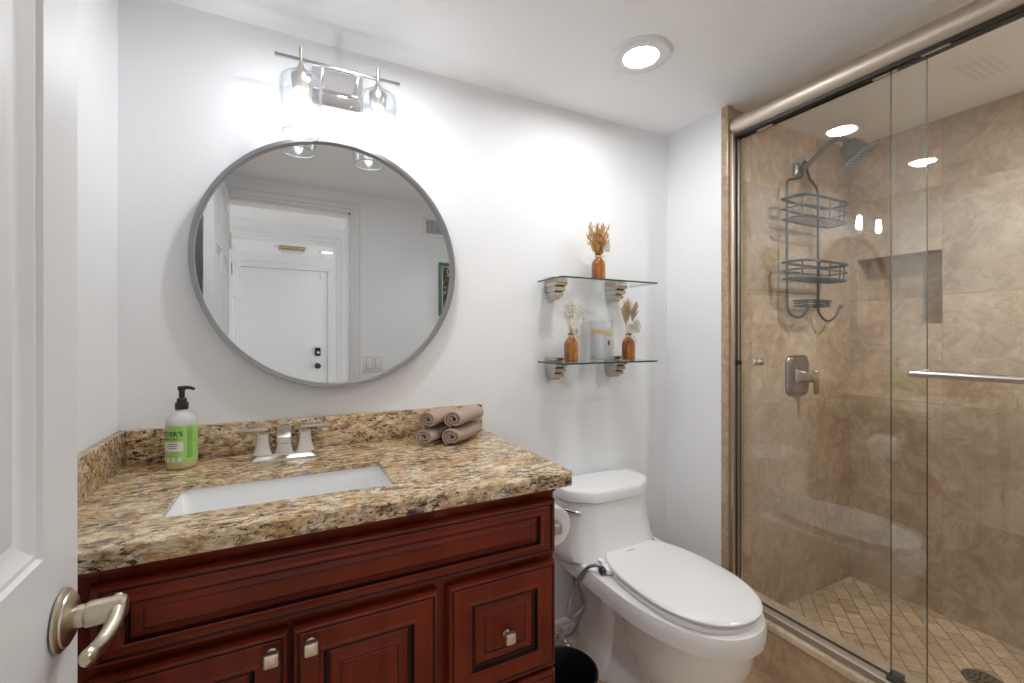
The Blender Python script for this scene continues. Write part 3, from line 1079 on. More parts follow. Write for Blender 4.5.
ZS1, ZS2 = 1.4320, 1.1230
v1 = vase(1.079, 1.398, ZS1, 'amber bud vase alone on the upper glass shelf')
v2 = copy_thing(v1, (.957, 1.406, ZS2), 'amber bud vase with white sprays on the lower shelf, nearest the mirror')
v3 = copy_thing(v1, (1.233, 1.402, ZS2), 'amber bud vase with pampas and a white bloom on the lower shelf, nearest the shower')

STRAW = flat('golden_straw', (.50, .27, .085), .9)
STRAWL = flat('pale_straw', (.60, .40, .20), .9)
CREAM = flat('cream_spray', (.60, .50, .38), .9)
PAMPAS = flat('pampas_beige', (.55, .42, .30), .95)
PETAL = flat('dried_white_petal', (.84, .82, .77), .8, nscale=150, nstr=.4)
PETALE = flat('tan_petal_edge', (.62, .45, .25), .85)


def stalk(mb, p0, p1, bend, r):
    p0, p1 = Vector(p0), Vector(p1)
    mid = (p0 + p1) / 2 + Vector(bend)
    mb.tube([p0, mid, p1], [r, r * .55], 5, 1)


def rose_bloom(mb, c, R, rnd, face=(-.45, -.85, .1)):
    rot_ = Vector((0, -1, 0)).rotation_difference(Vector(face).normalized())
    c = Vector(c)
    for k in range(13):
        q = k / 12
        a = k * 2.4
        tilt = .25 + 1.0 * q
        ax = Vector((math.cos(a), -.35 * 1, math.sin(a))).normalized()
        d = rot_ @ (Vector((0, -1, 0)) * math.cos(tilt) + Vector((math.cos(a), 0, math.sin(a))) * math.sin(tilt)).normalized()
        u = d.cross(rot_ @ Vector((0, 1, .01))).normalized()
        w = u.cross(d)
        L = R * (.55 + .45 * q)
        g = []
        for i in range(5):
            row = []
            for j in range(5):
                s_ = (j - 2) / 2
                t = i / 4
                p = c + d * (L * t) + u * (s_ * L * .55 * math.sin(PI * (.15 + .7 * t))) + w * (.22 * L * (s_ * s_ - .5) * -1 + .12 * L * math.sin(t * 3))
                row.append(mb.bm.verts.new(p))
            g.append(row)
        for i in range(4):
            for j in range(4):
                mb._f([g[i][j], g[i][j + 1], g[i + 1][j + 1], g[i + 1][j]])


# golden bunch on the upper shelf
x, y, z = 1.079, 1.398, ZS1 + .095
t = thing('dried_flowers', 'golden-orange dried grass bunch in the vase on the upper shelf', 'dried flowers', (x, y, z))
rnd = random.Random(11)
A, B, Cc = MB(), MB(), MB()
for k in range(120):
    a = rnd.uniform(0, 2 * PI)
    R = rnd.uniform(.006, .046) * (1.0 if k % 8 else 1.35)
    H = rnd.uniform(.060, .132) if k % 3 else rnd.uniform(.03, .08)
    tip = (x + R * math.cos(a), y + R * .8 * math.sin(a), z + H)
    base = (x + rnd.uniform(-.006, .006), y + rnd.uniform(-.006, .006), z - rnd.uniform(0, .01))
    m = A if k % 4 else B
    stalk(m, base, tip, (math.cos(a) * R * .12, math.sin(a) * R * .1, 0), .0012)
    for q in range(3):
        s_ = Vector(tip) + Vector((rnd.gauss(0, .005), rnd.gauss(0, .005), rnd.gauss(-.006, .006)))
        stalk(m, Vector(tip) * .6 + Vector(base) * .4 if q == 0 else Vector(tip) + Vector((0, 0, -.015)), s_ + Vector((rnd.uniform(-.006, .006), 0, .008)), (0, 0, 0), .0015)
obj('straw', A, STRAW, t)
obj('pale_straw', B, STRAWL, t)
rose_bloom(Cc, (x + .020, y - .026, z + .028), .019, rnd)
obj('seed_pod', Cc, PETAL, t)

# white sprays on the lower shelf
x, y, z = .957, 1.406, ZS2 + .095
t = thing('dried_flowers', 'airy white dried baby-breath sprays in the vase by the candle', 'dried flowers', (x, y, z))
rnd = random.Random(5)
A, B, Cc = MB(), MB(), MB()
for k in range(46):
    a = rnd.uniform(0, 2 * PI)
    R = rnd.uniform(.006, .048)
    H = rnd.uniform(.07, .145)
    tip = Vector((x + R * math.cos(a), y + R * .7 * math.sin(a), z + H))
    stalk(A, (x + rnd.uniform(-.005, .005), y, z - .005), tip, (0, 0, .004), .0004)
    for q in range(8):
        p = tip + Vector((rnd.gauss(0, .011), rnd.gauss(0, .009), rnd.gauss(-.008, .012)))
        stalk(A, tip + Vector((0, 0, -.012)), p, (0, 0, 0), .0003)
        B.ball(p, .0024, u=6, v=4)
for k in range(9):
    a = -PI / 2 + (k - 4) * .33
    tip = (x + .008 + .03 * math.sin((k - 4) * .4), y - .02, z + .055 + .022 * math.cos((k - 4) * .4))
    c = Vector((x + .002, y - .018, z + .018))
    d = Vector(tip) - c
    u = d.cross(Vector((0, 1, 0))).normalized() * .006
    v = [Cc.bm.verts.new(p) for p in (c, c + d * .5 + u + Vector((0, -.003, 0)), Vector(tip), c + d * .5 - u + Vector((0, -.003, 0)))]
    Cc._f(v)
rose_bloom(Cc, (x + .004, y - .026, z + .018), .015, rnd)
obj('stems', A, CREAM, t)
obj('florets', B, PETAL, t)
obj('leaf_fan', Cc, PETAL, t)

# pampas and rose
x, y, z = 1.233, 1.402, ZS2 + .095
t = thing('dried_flowers', 'beige pampas plumes with one white bloom in the vase nearest the shower', 'dried flowers', (x, y, z))
rnd = random.Random(9)
for k, (dx_, dy_, H, w_, mt) in enumerate(((-.014, .004, .128, .026, STRAWL), (.008, .012, .136, .022, PAMPAS), (.044, .004, .124, .022, PAMPAS), (-.030, -.004, .100, .016, PAMPAS))):
    mb = MB()
    tip = Vector((x + dx_, y + dy_, z + H))
    base = Vector((x + dx_ * .1, y, z - .004))
    stalk(mb, base, tip, (0, 0, 0), .0012)
    for q in range(150):
        s_ = rnd.uniform(.42, 1.0)
        p = base.lerp(tip, s_)
        rad = w_ * math.sin(PI * min(1, (1.04 - s_) / .62)) * rnd.uniform(.4, 1)
        a = rnd.uniform(0, 2 * PI)
        e = p + Vector((math.cos(a) * rad, math.sin(a) * rad, .014 + rnd.uniform(0, .008)))
        stalk(mb, p, e, (0, 0, -.002), .0012)
    obj('plume', mb, mt, t)
mb = MB()
rose_bloom(mb, (x - .001, y - .036, z + .036), .033, rnd)
obj('bloom', mb, PETAL, t)
mb = MB()
for k in range(7):
    stalk(mb, (x + .004, y - .006, z), (x - .006 + k * .007, y - .028, z + .03 + .004 * k), (0, 0, 0), .001)
obj('bloom_stalks', mb, PETALE, t)

# candle in a clear cylinder
cx_, cy_ = 1.094, 1.402
t = thing('candle_holder', 'clear glass cylinder around the pillar candle on the lower shelf', 'candle holder', (cx_, cy_, ZS2))
mb = MB().lathe([(0, .0), (.0475, .0), (.0495, .002), (.0495, .152), (.0485, .154), (.0470, .153), (.0470, .006), (0, .006)], c=(cx_, cy_, ZS2), n=48)
obj('cylinder', mb, CLEARG, t)
obj('rim', MB().tube([(cx_ + .0482 * math.cos(2 * PI * k / 40), cy_ + .0482 * math.sin(2 * PI * k / 40), ZS2 + .153) for k in range(40)], .0011, 8, closed=True), bpy.data.materials['shade_rim_glass'], t)
m_, nt_, b_, o_ = new_mat('candle_wax')
sv = nt_.nodes.new('ShaderNodeTexCoord')
sp_ = nt_.nodes.new('ShaderNodeSeparateXYZ')
nt_.links.new(sv.outputs['Object'], sp_.inputs[0])
wv = noise(nt_, sv.outputs['Object'], 22, 2)
hz_ = math_n(nt_, 'ADD', sp_.outputs[2], math_n(nt_, 'MULTIPLY_ADD', sp_.outputs[0], .25, math_n(nt_, 'MULTIPLY', math_n(nt_, 'SUBTRACT', wv, .5), .012)))
band = ramp(nt_, math_n(nt_, 'ABSOLUTE', math_n(nt_, 'SUBTRACT', hz_, .099)), [(.006, (1, 1, 1)), (.0095, (0, 0, 0))])
c = mixc(nt_, band, ramp(nt_, noise(nt_, objvec(nt_, scale=(1, 1, .25)), 30, 3), [(.35, (.56, .57, .59)), (.65, (.70, .71, .72))]), (.72, .42, .14))
nt_.links.new(c, b_.inputs['Base Color'])
b_.inputs['Roughness'].default_value = .45
b_.inputs['Subsurface Weight'].default_value = .1
b_.inputs['Subsurface Radius'].default_value = (.01, .008, .006)
t = thing('pillar_candle', 'white and grey pillar candle with an ochre band inside the glass cylinder', 'candle', (cx_, cy_, ZS2 + .0065))
obj('wax', MB().lathe([(0, 0), (.0380, 0), (.0400, .002), (.0400, .139), (.0380, .1425), (.030, .143), (.022, .139), (0, .138)], c=(cx_, cy_, ZS2 + .0065), n=40), m_, t)
obj('wick', MB().tube([(cx_, cy_, ZS2 + .1444), (cx_ + .001, cy_, ZS2 + .153)], .0012, 6), BLACKP, t)
pb = MB()
aa = math.radians(-80)
pc = Vector((cx_ + .0386 * math.cos(aa), cy_ + .0386 * math.sin(aa), ZS2 + .086))
pb.ball((cx_ + .0385 * math.cos(aa), cy_ + .0385 * math.sin(aa), ZS2 + .070), .006, .004, .012, 14, 10)
obj('dark_pebble', pb, flat('dark_brown_pebble', (.05, .025, .012), .5), t)

# ------------------------------------------------------------------ toilet
TX = 1.115
TT = 1.092
tl = thing('toilet', 'white one-piece toilet with closed lid, standing between vanity and shower', 'toilet', (TX, 1.2, 0))


def egg(yf, yb, hw, z, n=64, ef=2.15, eb=3.2, ym=None):
    ym = yf + (yb - yf) * .46 if ym is None else ym
    out = []
    for i in range(n):
        a = 2 * PI * i / n
        c, s_ = math.cos(a), math.sin(a)
        e = ef if s_ < 0 else eb
        xx = math.copysign(abs(c) ** (2 / e), c) * hw
        yy = math.copysign(abs(s_) ** (2 / e), s_)
        yy = ym + yy * ((ym - yf) if s_ < 0 else (yb - ym))
        out.append((TX + xx, yy, z))
    return out


# lower body: foot, waist, bowl, rim
mb = MB()
# rim slab that runs back under the tank
mb.loft([egg(.80, 1.47, .180, .357, eb=9), egg(.779, 1.482, .198, .358, eb=9), egg(.774, 1.485, .202, .361, eb=9), egg(.771, 1.485, .203, .38, eb=9), egg(.771, 1.485, .201, .405, eb=9), egg(.774, 1.485, .197, .416, eb=9), egg(.784, 1.478, .186, .4205, eb=9), egg(.9, 1.4, .08, .421, eb=9)])
# round bowl hanging below the rim
mb.loft([egg(.95, 1.10, .07, .105, eb=2.2), egg(.905, 1.14, .105, .128, eb=2.2), egg(.862, 1.18, .134, .175, eb=2.2), egg(.828, 1.215, .150, .235, eb=2.2), egg(.806, 1.235, .159, .29, eb=2.2), egg(.796, 1.25, .165, .358, eb=2.2)])
# pedestal, foot and rear column
mb.loft([egg(.965, 1.43, .116, .0005, eb=4), egg(.962, 1.43, .118, .018, eb=4), egg(.968, 1.425, .112, .032, eb=4), egg(.99, 1.42, .096, .06, eb=4), egg(1.0, 1.41, .084, .12, eb=4), egg(1.0, 1.40, .078, .19, eb=4), egg(1.0, 1.40, .078, .30, eb=4)])
mb.loft([rrect(TX - .005, 1.345, hw_, hd_, .035, z_, 6) for hw_, hd_, z_ in ((.125, .095, .001), (.122, .092, .03), (.112, .088, .07), (.108, .088, .16), (.110, .095, .27), (.13, .11, .357))])
bmesh.ops.remove_doubles(mb.bm, verts=mb.bm.verts, dist=1e-5)
obj('bowl', mb, PORC, tl, ang=35)

# tank flares forward into the deck
def tank_out(hw, yf, ch, yb=1.485):
    p = [(-hw, yb), (-hw, yf + ch * 1.15), (-hw + ch * .2, yf + ch * .62), (-hw + ch * 1.1, yf + .002), (-hw + ch * 1.35, yf - .001), (0, yf - .008), (hw - ch * 1.35, yf - .001), (hw - ch * 1.1, yf + .002), (hw - ch * .2, yf + ch * .62), (hw, yf + ch * 1.15), (hw, yb)]
    return [(TT + a, b) for a, b in chaikin(p, 1)]


mb = MB()
mb.loft([[(a, b, z) for a, b in tank_out(hw, yf, ch)] for hw, yf, ch, z in ((.170, 1.30, .085, .362), (.190, 1.26, .085, .400), (.200, 1.238, .085, .421), (.199, 1.248, .085, .440), (.198, 1.266, .083, .472), (.195, 1.281, .080, .53), (.193, 1.290, .078, .616))])
obj('tank', mb, PORC, tl, ang=35)
mb = MB()
mb.loft([[(a, b, z) for a, b in tank_out(hw, yf, ch, yb)] for hw, yf, ch, yb, z in ((.190, 1.293, .078, 1.484, .6165), (.190, 1.293, .078, 1.484, .6195), (.1985, 1.284, .080, 1.49, .621), (.199, 1.283, .080, 1.49, .652), (.196, 1.287, .079, 1.488, .659), (.186, 1.297, .076, 1.478, .664), (.15, 1.32, .06, 1.45, .667))])
obj('tank_lid', mb, PORC, tl, ang=35)

# seat ring, lid and bidet hinge block
mb = MB()
mb.loft([egg(.793, 1.262, .171, .4215, ef=2.2, eb=2.6), egg(.790, 1.264, .173, .424, ef=2.2, eb=2.6), egg(.790, 1.264, .173, .434, ef=2.2, eb=2.6), egg(.796, 1.26, .167, .4365, ef=2.2, eb=2.6)])
obj('seat', mb, SEATW, tl)
mb = MB()
LB = 1.305
mb.loft([egg(.790, LB, .169, .4425, ef=2.2, eb=2.5), egg(.785, LB, .1735, .444, ef=2.2, eb=2.5), egg(.784, LB, .1745, .449, ef=2.2, eb=2.5), egg(.788, LB - .004, .171, .4535, ef=2.2, eb=2.5), egg(.797, LB - .010, .163, .4555, ef=2.2, eb=2.5), egg(.84, LB - .04, .125, .4570, ef=2.2, eb=2.5), egg(.95, LB - .1, .04, .4578, ef=2.2, eb=2.5)])
lid = obj('seat_lid', mb, SEATW, tl, ang=50)
mb = MB()
mb.box(TX - .006, TX - .001, 1.222, 1.226, .4568, .4582)
mb.box(TX + .004, TX + .028, 1.222, 1.2245, .4568, .4582)
obj('logo_print', mb.xform(Matrix.Translation((-.035, .005, 0))), flat('logo_grey', (.18, .18, .18), .5), lid, smooth=False)
obj('lid_bumper', MB().lathe([(.004, 0), (.004, .002), (0, .0025)], c=(TX + .112, 1.262, .4535), n=12), flat('bumper_grey', (.3, .3, .3), .5), lid)
mb = MB()
mb.loft([rrect(TX, 1.235, .150, .030, .02, z, 5) for z in (.4215, .441)])
mb.loft([[(x_, 1.2 + ry * math.cos(2 * PI * k / 24), .4345 + rz_ * math.sin(2 * PI * k / 24)) for k in range(24)] for x_, ry, rz_ in ((.947, .021, .0115), (.951, .026, .0135), (.965, .03, .0132), (.995, .034, .012))])
obj('bidet_attachment', mb, SEATW, tl)
mb = MB()
kx = .948
mb.lathe([(0, .004), (.005, .004), (.005, -.003), (.0125, -.004), (.0135, -.006), (.0135, -.014), (.0115, -.016), (0, -.017)], c=(kx, 1.197, .4355), axis='X', n=24)
mb.lathe([(0, -.017), (.006, -.017), (.006, -.0185), (0, -.0185)], c=(kx, 1.197, .4355), axis='X', n=18)
bv = obj('bidet_dial', mb, GUN, tl)
mb = MB()
hs = [(.936, 1.207, .446), (.928, 1.214, .448), (.9141, 1.25, .428), (.900, 1.30, .350), (.9615, 1.335, .2745), (.9732, 1.34, .2296), (.9334, 1.345, .200), (.9013, 1.345, .2024), (.9029, 1.352, .228), (.9358, 1.36, .2646), (.948, 1.37, .3016), (.945, 1.375, .345)]
mb.tube(hs, .0058, 12, 3)
mb.lathe([(.0078, 0), (.0082, .014), (0, .014)], c=(.9365, 1.205, .437), n=14)
obj('bidet_hose', mb, BRAID, tl)
mb = MB()
mb.tube([(.952, 1.38, .345), (.962, 1.38, .3083), (.996, 1.385, .2251), (.9976, 1.385, .1825), (.968, 1.39, .1236), (.965, 1.41, .0861), (.948, 1.43, .071)], .0052, 12, 3)
obj('supply_hose', mb, BRAID, tl)
mb = MB()
fx_, fy_ = TT - .150, 1.331
dq = Vector((-.60, -.80, 0))
qm = Matrix.Translation((fx_, fy_, .5855)) @ Matrix.Rotation(math.radians(-36), 4, 'Z')
lm = MB().lathe([(.0, .012), (.0165, .012), (.0175, -.002), (.0175, -.006), (.013, -.009), (.0075, -.011), (.0075, -.019), (0, -.020)], axis='Y', n=28)
lm.tube([(.002, -.015, 0), (-.016, -.016, .002), (-.034, -.012, .004), (-.050, -.004, .005)], [.0058, .0055, .0062, .0070], 12, 1)
mb = lm.xform(qm)
obj('flush_lever', mb, CHROME, tl)
for sx in (-1, 1):
    obj('bolt_cap', MB().lathe([(.013, 0), (.013, .008), (.009, .014), (0, .016)], c=(TX + sx * .095, 1.18, .032), n=18), PORC, tl)

sv_ = thing('stop_valve', 'small chrome water stop valve on the wall behind the toilet', 'valve', (.948, 1.49, .052))
mb = MB()
mb.lathe([(0, 1.4855), (.024, 1.4855), (.022, 1.480), (.008, 1.477), (.007, 1.45), (.011, 1.448), (.011, 1.425), (.007, 1.423), (.007, 1.418), (0, 1.418)], c=(.948, 0, .052), axis='Y', n=24)
obj('body', mb, CHROME, sv_)
mb = MB()
mb.ball((.948, 1.405, .050), .017, .008, .012, 16, 10)
obj('handle', mb, CHROME, sv_)

# toilet paper on the cabinet side
th_ = thing('paper_holder', 'nickel paper holder fixed to the cabinet side by the toilet', 'toilet paper holder', (.60, 1.1, .72))
mb = MB()
mb.box(.6005, .607, 1.150, 1.190, .680, .720, b=.003)
mb.box(.605, .662, 1.162, 1.178, .694, .710, b=.003)
mb.lathe([(0, 1.034), (.0198, 1.034), (.0198, 1.152), (.009, 1.154), (.009, 1.178), (0, 1.178)], c=(.654, 0, .694), axis='Y', n=28)
mb.box(.643, .668, 1.020, 1.0425, .680, .708, b=.004)
obj('bracket', mb, STEELB, th_)
tp = thing('toilet_paper', 'white toilet paper roll on the holder beside the cabinet', 'toilet paper', (.66, 1.09, .72))
mb = MB().lathe([(.020, -.05), (.052, -.05), (.0535, -.048), (.0535, .048), (.052, .05), (.020, .05)], c=(.654, 1.092, .694), axis='Y', n=40, cap=False)
mb.lathe([(.0195, .05), (.0195, -.05)], c=(.654, 1.092, .694), axis='Y', n=40, cap=False)
obj('roll', mb, PAPER, tp)
# black bin between the cabinet and the toilet
bx_, by_ = .738, 1.128
bn = thing('waste_bin', 'round black waste bin between the vanity and the toilet', 'bin', (bx_, by_, 0))
mb = MB().lathe([(0, .0), (.084, .0), (.087, .004), (.101, .205), (.104, .209), (.104, .2155), (.100, .2165), (.097, .21), (.083, .012), (0, .01)], c=(bx_, by_, .0005), n=48)
obj('bucket', mb, BLACKP, bn)
mb = MB().tube([(bx_ + .1025 * math.cos(2 * PI * k / 48), by_ + .1025 * math.sin(2 * PI * k / 48), .216) for k in range(48)], .0035, 8, closed=True)
obj('rim', mb, BLACKP, bn)

# ------------------------------------------------------------------ shower enclosure
XG1, XG2 = 1.577, 1.597      # outer sliding pane, inner pane
sf = thing('sliding_door_rail', 'satin nickel shower door frame: header rail, wall jamb and curb track', 'shower frame', (1.585, 1.1, .19))
mb = MB()
mb.lathe([(.0, YF + .001), (.0365, YF + .001), (.0365, 1.176), (.033, 1.1795), (.0, 1.180)], c=(1.583, 0, 2.043), axis='Y', n=40)
obj('header_rail', mb, RAILM, sf)
mb = MB()
mb.box(1.567, 1.572, YF + .001, 1.172, 1.998, 2.012)
mb.box(1.584, 1.590, YF + .001, 1.172, 2.000, 2.012)
mb.box(1.602, 1.607, YF + .001, 1.172, 1.998, 2.012)
obj('roller_channel', mb, DARKM, sf, smooth=False)
mb = MB()
mb.box(1.553, 1.568, 1.168, 1.194, .222, 2.012, b=.0015)
mb.box(1.586, 1.615, 1.170, 1.194, .222, 2.012, b=.0015)
obj('wall_jamb', mb, RAILM, sf)
obj('jamb_gasket', MB().box(1.567, 1.587, 1.176, 1.194, .222, 2.010), DARKM, sf, smooth=False)
mb = MB()
mb.prism([(1.560, .1905), (1.560, .209), (1.565, .2125), (1.604, .2125), (1.608, .209), (1.608, .1905)], 'Y', YF + .001, 1.170)
obj('curb_track', mb, TRACKM, sf)
mb = MB()
mb.box(1.5915, 1.6025, YF + .001, 1.170, .2124, .2142)
obj('glass_seal', mb, DARKM, sf, smooth=False)
mb = MB().box(1.5655, 1.612, .648, .676, .2125, .228, b=.002)
obj('bottom_guide', mb, GUN, sf)
obj('bumper', MB().lathe([(0, 0), (.009, 0), (.009, .02), (0, .02)], c=(1.572, 1.166, 1.115), axis='X', n=16), DARKM, sf)


def pane(name, x, y0, y1, label):
    t = thing(name, label, 'shower door', (x, (y0 + y1) / 2, .205), group=None)
    obj('glass', MB().box(x - .003, x + .003, y0 + .0012, y1 - .0012, .2145, 2.007), GLASS, t, smooth=False)
    e = MB()
    e.box(x - .003, x + .003, y0, y0 + .001, .2145, 2.007)
    e.box(x - .003, x + .003, y1 - .001, y1, .2145, 2.007)
    obj('cut_edge', e, GEDGE, t, smooth=False)
    for yy in (y0 + .10, y1 - .10):
        obj('hanger', MB().box(x - .005, x + .005, yy - .03, yy + .03, 1.997, 2.009, b=.001), RAILM, t)
    return t


pi_ = pane('shower_door_panel', XG2, .592, 1.169, 'clear glass shower pane nearest the wall, with a round pull knob')
kb = MB()
for sg in (-1, 1):
    kb.lathe([(0, .003), (.007, .0032), (.007, .012), (.0135, .014), (.0145, .017), (.0145, .026), (.012, .029), (.006, .030), (0, .030)], c=(0, 0, 0), axis='X', n=24)
    if sg == -1:
        kb.xform(Matrix.Diagonal((-1, 1, 1, 1)))
obj('knob', kb.xform(Matrix.Translation((XG2, 1.103, 1.118))), NICK, pi_)
po = pane('shower_door_panel', XG1, YF + .02, .668, 'clear glass shower pane nearer the camera, with the long towel bar')
bar = MB()
bar.tube([(1.527, .600, 1.1165), (1.527, .2, 1.1165), (1.527, .09, 1.1165)], .0095, 16)
bar.ball((1.527, .600, 1.1165), .0095)
bar.ball((1.527, .09, 1.1165), .0095)
tb = obj('towel_bar', bar, STEELB, po)
for y in (.585, .11):
    obj('bar_mount', MB().lathe([(.0075, .0), (.0075, .034), (.0115, .036), (.0115, .0465), (0, .0465)], c=(1.527, y, 1.1165), axis='X', n=20), STEELB, tb)

# shower head
SHX = 2.010
sh = thing('showerhead', 'gunmetal square shower head on a curved arm at the top of the tiled wall', 'shower head', (SHX, YS, 1.95))
mb = MB()
mb.loft([[(p[0], y, p[1]) for p in rrect(SHX, 1.950, h, h, .008, 0, 4)] for h, y in ((.031, YS - .0005), (.031, YS - .008), (.027, YS - .012), (.016, YS - .020), (.012, YS - .024))])
obj('flange', mb, SHEADM, sh)
arm = [(SHX, YS - .01, 1.950), (SHX, YS - .045, 1.957), (SHX, 1.105, 1.992), (SHX, 1.065, 2.018), (SHX, 1.035, 2.027), (SHX, 1.01, 2.020), (SHX, .995, 1.998)]
obj('arm', MB().tube(arm, .0105, 16, 2), SHEADM, sh)
mb = MB()
dirv = Vector((.25, -.5, -.83)).normalized()
ux = dirv.cross(Vector((0, dirv.z, -dirv.y))).normalized()
uy = ux.cross(dirv).normalized()
o0 = Vector((SHX, 1.002, 2.006))
rings = []
for dist, h, rr in ((0, .012, .011), (.008, .014, .012), (.014, .015, .010), (.018, .028, .007), (.024, .033, .007), (.060, .039, .007), (.066, .041, .007), (.078, .052, .008), (.086, .0545, .008), (.089, .0545, .008), (.091, .051, .008)):
    rings.append([o0 + dirv * dist + ux * px + uy * py for px, py, _ in rrect(0, 0, h, h, min(rr, h * .9), 0, 4)])
mb.loft(rings)
obj('head', mb, SHEADM, sh)
mb = MB()
for i in range(-3, 4):
    for k in range(-3, 4):
        c = o0 + dirv * .0915 + ux * (i * .0125) + uy * (k * .0125)
        mb.ball(c, .0022, u=6, v=4)
obj('nozzles', mb, GUN, sh)

# wire caddy hung from the arm
cd = thing('shower_caddy', 'dark wire shower caddy with two baskets hanging from the shower arm', 'shower caddy', (SHX, 1.165, 1.30))
CYR = 1.158
xa, xb = SHX - .132, SHX + .092
mb = MB()
mb.tube([(SHX - .020, CYR + .006, 1.9385), (SHX - .021, CYR, 1.925), (SHX - .026, CYR, 1.905), (SHX - .075, CYR, 1.888), (xa + .008, CYR, 1.880), (xa, CYR, 1.860), (xa, CYR, 1.60), (xa, CYR, 1.36), (xa + .003, CYR - .004, 1.315), (xa + .045, CYR - .020, 1.290), (xa + .085, CYR - .03, 1.318), (xa + .098, CYR - .034, 1.350)], .0050, 10, 3)
mb.tube([(SHX + .020, CYR + .006, 1.9385), (SHX + .021, CYR, 1.925), (SHX + .026, CYR, 1.905), (SHX + .075, CYR, 1.880), (xb - .008, CYR, 1.868), (xb, CYR, 1.850), (xb, CYR, 1.60), (xb, CYR, 1.36), (xb - .001, CYR - .004, 1.315), (xb + .035, CYR - .020, 1.278), (xb + .085, CYR - .03, 1.305), (xb + .100, CYR - .034, 1.345), (xb + .112, CYR - .034, 1.358), (xb + .120, CYR - .034, 1.350), (xb + .112, CYR - .034, 1.343)], .0050, 10, 3)
mb.tube([(SHX - .020, CYR + .006, 1.938), (SHX - .017, CYR + .004, 1.962), (SHX, CYR + .002, 1.984), (SHX + .017, CYR + .004, 1.962), (SHX + .020, CYR + .006, 1.938)], .0042, 10, 1)
obj('frame', mb, GUN, cd)


BCX = SHX - .024


def basket(zb, zt_, hw, dep, name='basket', r=.0043):
    b = MB()
    yb = CYR - .006

    def loop(z, rad, s_=1.0):
        w_, d_ = hw * s_, dep * s_
        b.tube([(BCX - w_ * .97, yb, z), (BCX - w_, yb - d_ * .25, z), (BCX - w_ * 1.0, yb - d_ * .75, z), (BCX - w_ * .86, yb - d_ * .97, z), (BCX - w_ * .4, yb - d_ * 1.0, z), (BCX + w_ * .4, yb - d_ * 1.0, z), (BCX + w_ * .86, yb - d_ * .97, z), (BCX + w_, yb - d_ * .75, z), (BCX + w_, yb - d_ * .25, z), (BCX + w_ * .97, yb, z)], rad, 8, 2, closed=True)
    loop(zt_, r * 1.35)
    loop((zb + zt_) / 2, r * .7)
    loop(zb, r, .97)
    for u in (-.9, -.45, 0, .45, .9):
        dd = dep * (1.0 if abs(u) < .5 else .78)
        b.tube([(BCX + hw * u, yb - dd, zt_), (BCX + hw * u, yb - dd * .97, zb)], r * .7, 6)
    for k in range(11):
        u = -.92 + k * .184
        dd = dep * (.97 if abs(u) < .6 else .97 - (abs(u) - .6) * .8)
        b.tube([(BCX + hw * u, yb, zb), (BCX + hw * u, yb - dd, zb)], r * .55, 6)
    return obj(name, b, GUN, cd)


basket(1.700, 1.782, .165, .105)
basket(1.455, 1.522, .165, .105)
basket(1.345, 1.367, .085, .075, 'soap_tray', .003)

# pressure-balance valve
vv = thing('shower_valve', 'dark nickel square shower valve with a lever handle, below the caddy', 'shower valve', (SHX, YS, 1.05))
mb = MB()
vx, vz = SHX - .004, 1.046
mb.loft([[(p[0], y, p[1]) for p in rrect(vx, vz, a, b_2, c, 0, 6)] for a, b_2, c, y in ((.080, .088, .034, YS - .0005), (.080, .088, .034, YS - .006), (.075, .083, .032, YS - .012), (.060, .072, .026, YS - .017), (.058, .070, .026, YS - .0155), (.03, .045, .012, YS - .0155))])
obj('escutcheon', mb, PEWTER, vv)
mb = MB()
mb.loft([[(p[0], y, p[1]) for p in rrect(vx, vz, h, h, c, 0, 5)] for h, c, y in ((.034, .008, YS - .013), (.030, .008, YS - .022), (.024, .008, YS - .034), (.022, .010, YS - .052), (.026, .012, YS - .056), (.026, .012, YS - .066), (.018, .010, YS - .072), (.017, .010, YS - .086))])
VALVEH = flat('valve_handle_nickel', (.47, .43, .38), .28, 1.0)
hb = obj('handle', mb, VALVEH, vv)
mb = MB().loft([rrect(vx + .004, YS - .080, a, b_2, .004, z, 4) for a, b_2, z in ((.008, .006, vz + .024), (.011, .008, vz + .018), (.009, .007, vz - .02), (.011, .008, vz - .068), (.009, .007, vz - .074))])
obj('lever', mb, VALVEH, hb)

dn = thing('shower_drain', 'round dark metal drain grate in the shower floor', 'drain', (2.10, .63, .055))
mb = MB().lathe([(0, 0), (.052, 0), (.054, .001), (.052, .003), (0, .003)], c=(2.10, .63, .0555), n=40)
obj('grate', mb, flat('drain_metal', (.22, .20, .18), .4, .9), dn)
mb = MB()
for rr, n in ((.012, 5), (.024, 9), (.037, 13)):
    for k in range(n):
        a = 2 * PI * k / n
        mb.lathe([(.0042, .0), (.0042, .0006), (0, .0006)], c=(2.10 + rr * math.cos(a), .63 + rr * math.sin(a), .0582), n=10)
obj('holes', mb, flat('drain_hole', (.01, .01, .01), .8), dn)

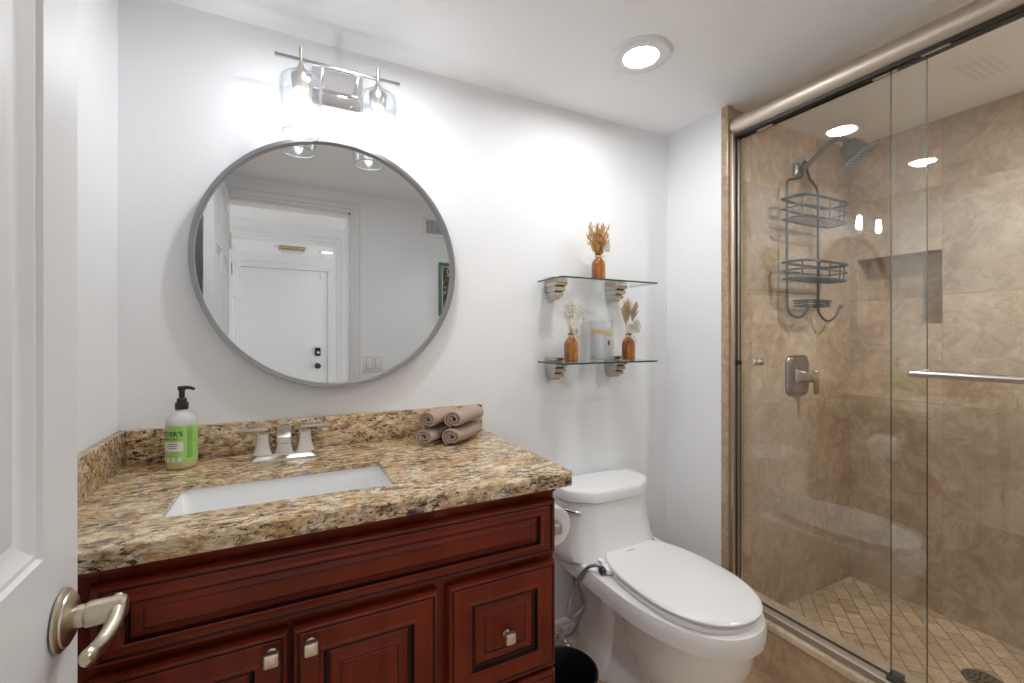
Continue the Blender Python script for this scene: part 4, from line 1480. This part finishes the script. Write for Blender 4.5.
# ------------------------------------------------------------------ things on the doorway wall, seen in the mirror
sw = thing('light_switch', 'white two-gang rocker switch plate by the doorway casing in the mirror', 'light switch', (.605, YF, 1.05))
obj('plate', MB().box(.515, .645, YF, YF + .006, .985, 1.100, b=.003), TRIMW, sw)
for x in (.552, .608):
    obj('rocker', MB().box(x - .017, x + .017, YF + .005, YF + .0105, 1.010, 1.076, b=.002), DOORW, sw)
    obj('rocker_gap', MB().box(x - .0195, x + .0195, YF + .0055, YF + .0066, 1.0075, 1.0785), flat('switch_gap', (.35, .35, .35), .6), sw, smooth=False)
vt = thing('wall_vent', 'white wall register with dark louvres high up in the mirror', 'vent', (1.1, YF, 1.97))
vm = MB()
vx0, vx1, vz0, vz1 = .915, 1.22, 1.905, 2.045
for a, b, c, d in ((vx0, vx1, vz0, vz0 + .022), (vx0, vx1, vz1 - .022, vz1), (vx0, vx0 + .022, vz0 + .022, vz1 - .022), (vx1 - .022, vx1, vz0 + .022, vz1 - .022)):
    vm.box(a, b, YF, YF + .008, c, d, b=.002)
obj('frame', vm, TRIMW, vt)
obj('backing', MB().box(vx0 + .022, vx1 - .022, YF + .0005, YF + .0015, vz0 + .022, vz1 - .022), flat('vent_dark', (.05, .05, .05), .8), vt, smooth=False)
for k in range(29):
    x = vx0 + .027 + k * .009
    obj('louvre', MB().box(x - .0022, x + .0022, YF + .001, YF + .0065, vz0 + .021, vz1 - .021), TRIMW, vt, smooth=False)
pc_ = thing('framed_picture', 'green-framed dark picture hanging on the wall at the edge of the mirror', 'picture', (1.25, YF, 1.56))
fm = MB()
px0, px1, pz0, pz1 = 1.026, 1.37, 1.36, 1.735
for a, b, c, d in ((px0, px1, pz0, pz0 + .02), (px0, px1, pz1 - .02, pz1), (px0, px0 + .02, pz0 + .02, pz1 - .02), (px1 - .02, px1, pz0 + .02, pz1 - .02)):
    fm.box(a, b, YF, YF + .02, c, d, b=.004)
obj('frame', fm, flat('green_frame', (.06, .18, .115), .4), pc_)
obj('mat_board', MB().box(px0 + .02, px1 - .02, YF + .001, YF + .006, pz0 + .02, pz1 - .02), flat('mat_board', (.62, .60, .52), .8), pc_, smooth=False)
m_, nt_, b_, o_ = new_mat('dark_print')
nt_.links.new(ramp(nt_, noise(nt_, objvec(nt_), 26, 4, .6, 1.5), [(.45, (.02, .018, .015)), (.55, (.10, .07, .045)), (.62, (.5, .45, .38))]), b_.inputs['Base Color'])
obj('print', MB().box(px0 + .032, px1 - .032, YF + .006, YF + .0075, pz0 + .032, pz1 - .032), m_, pc_, smooth=False)
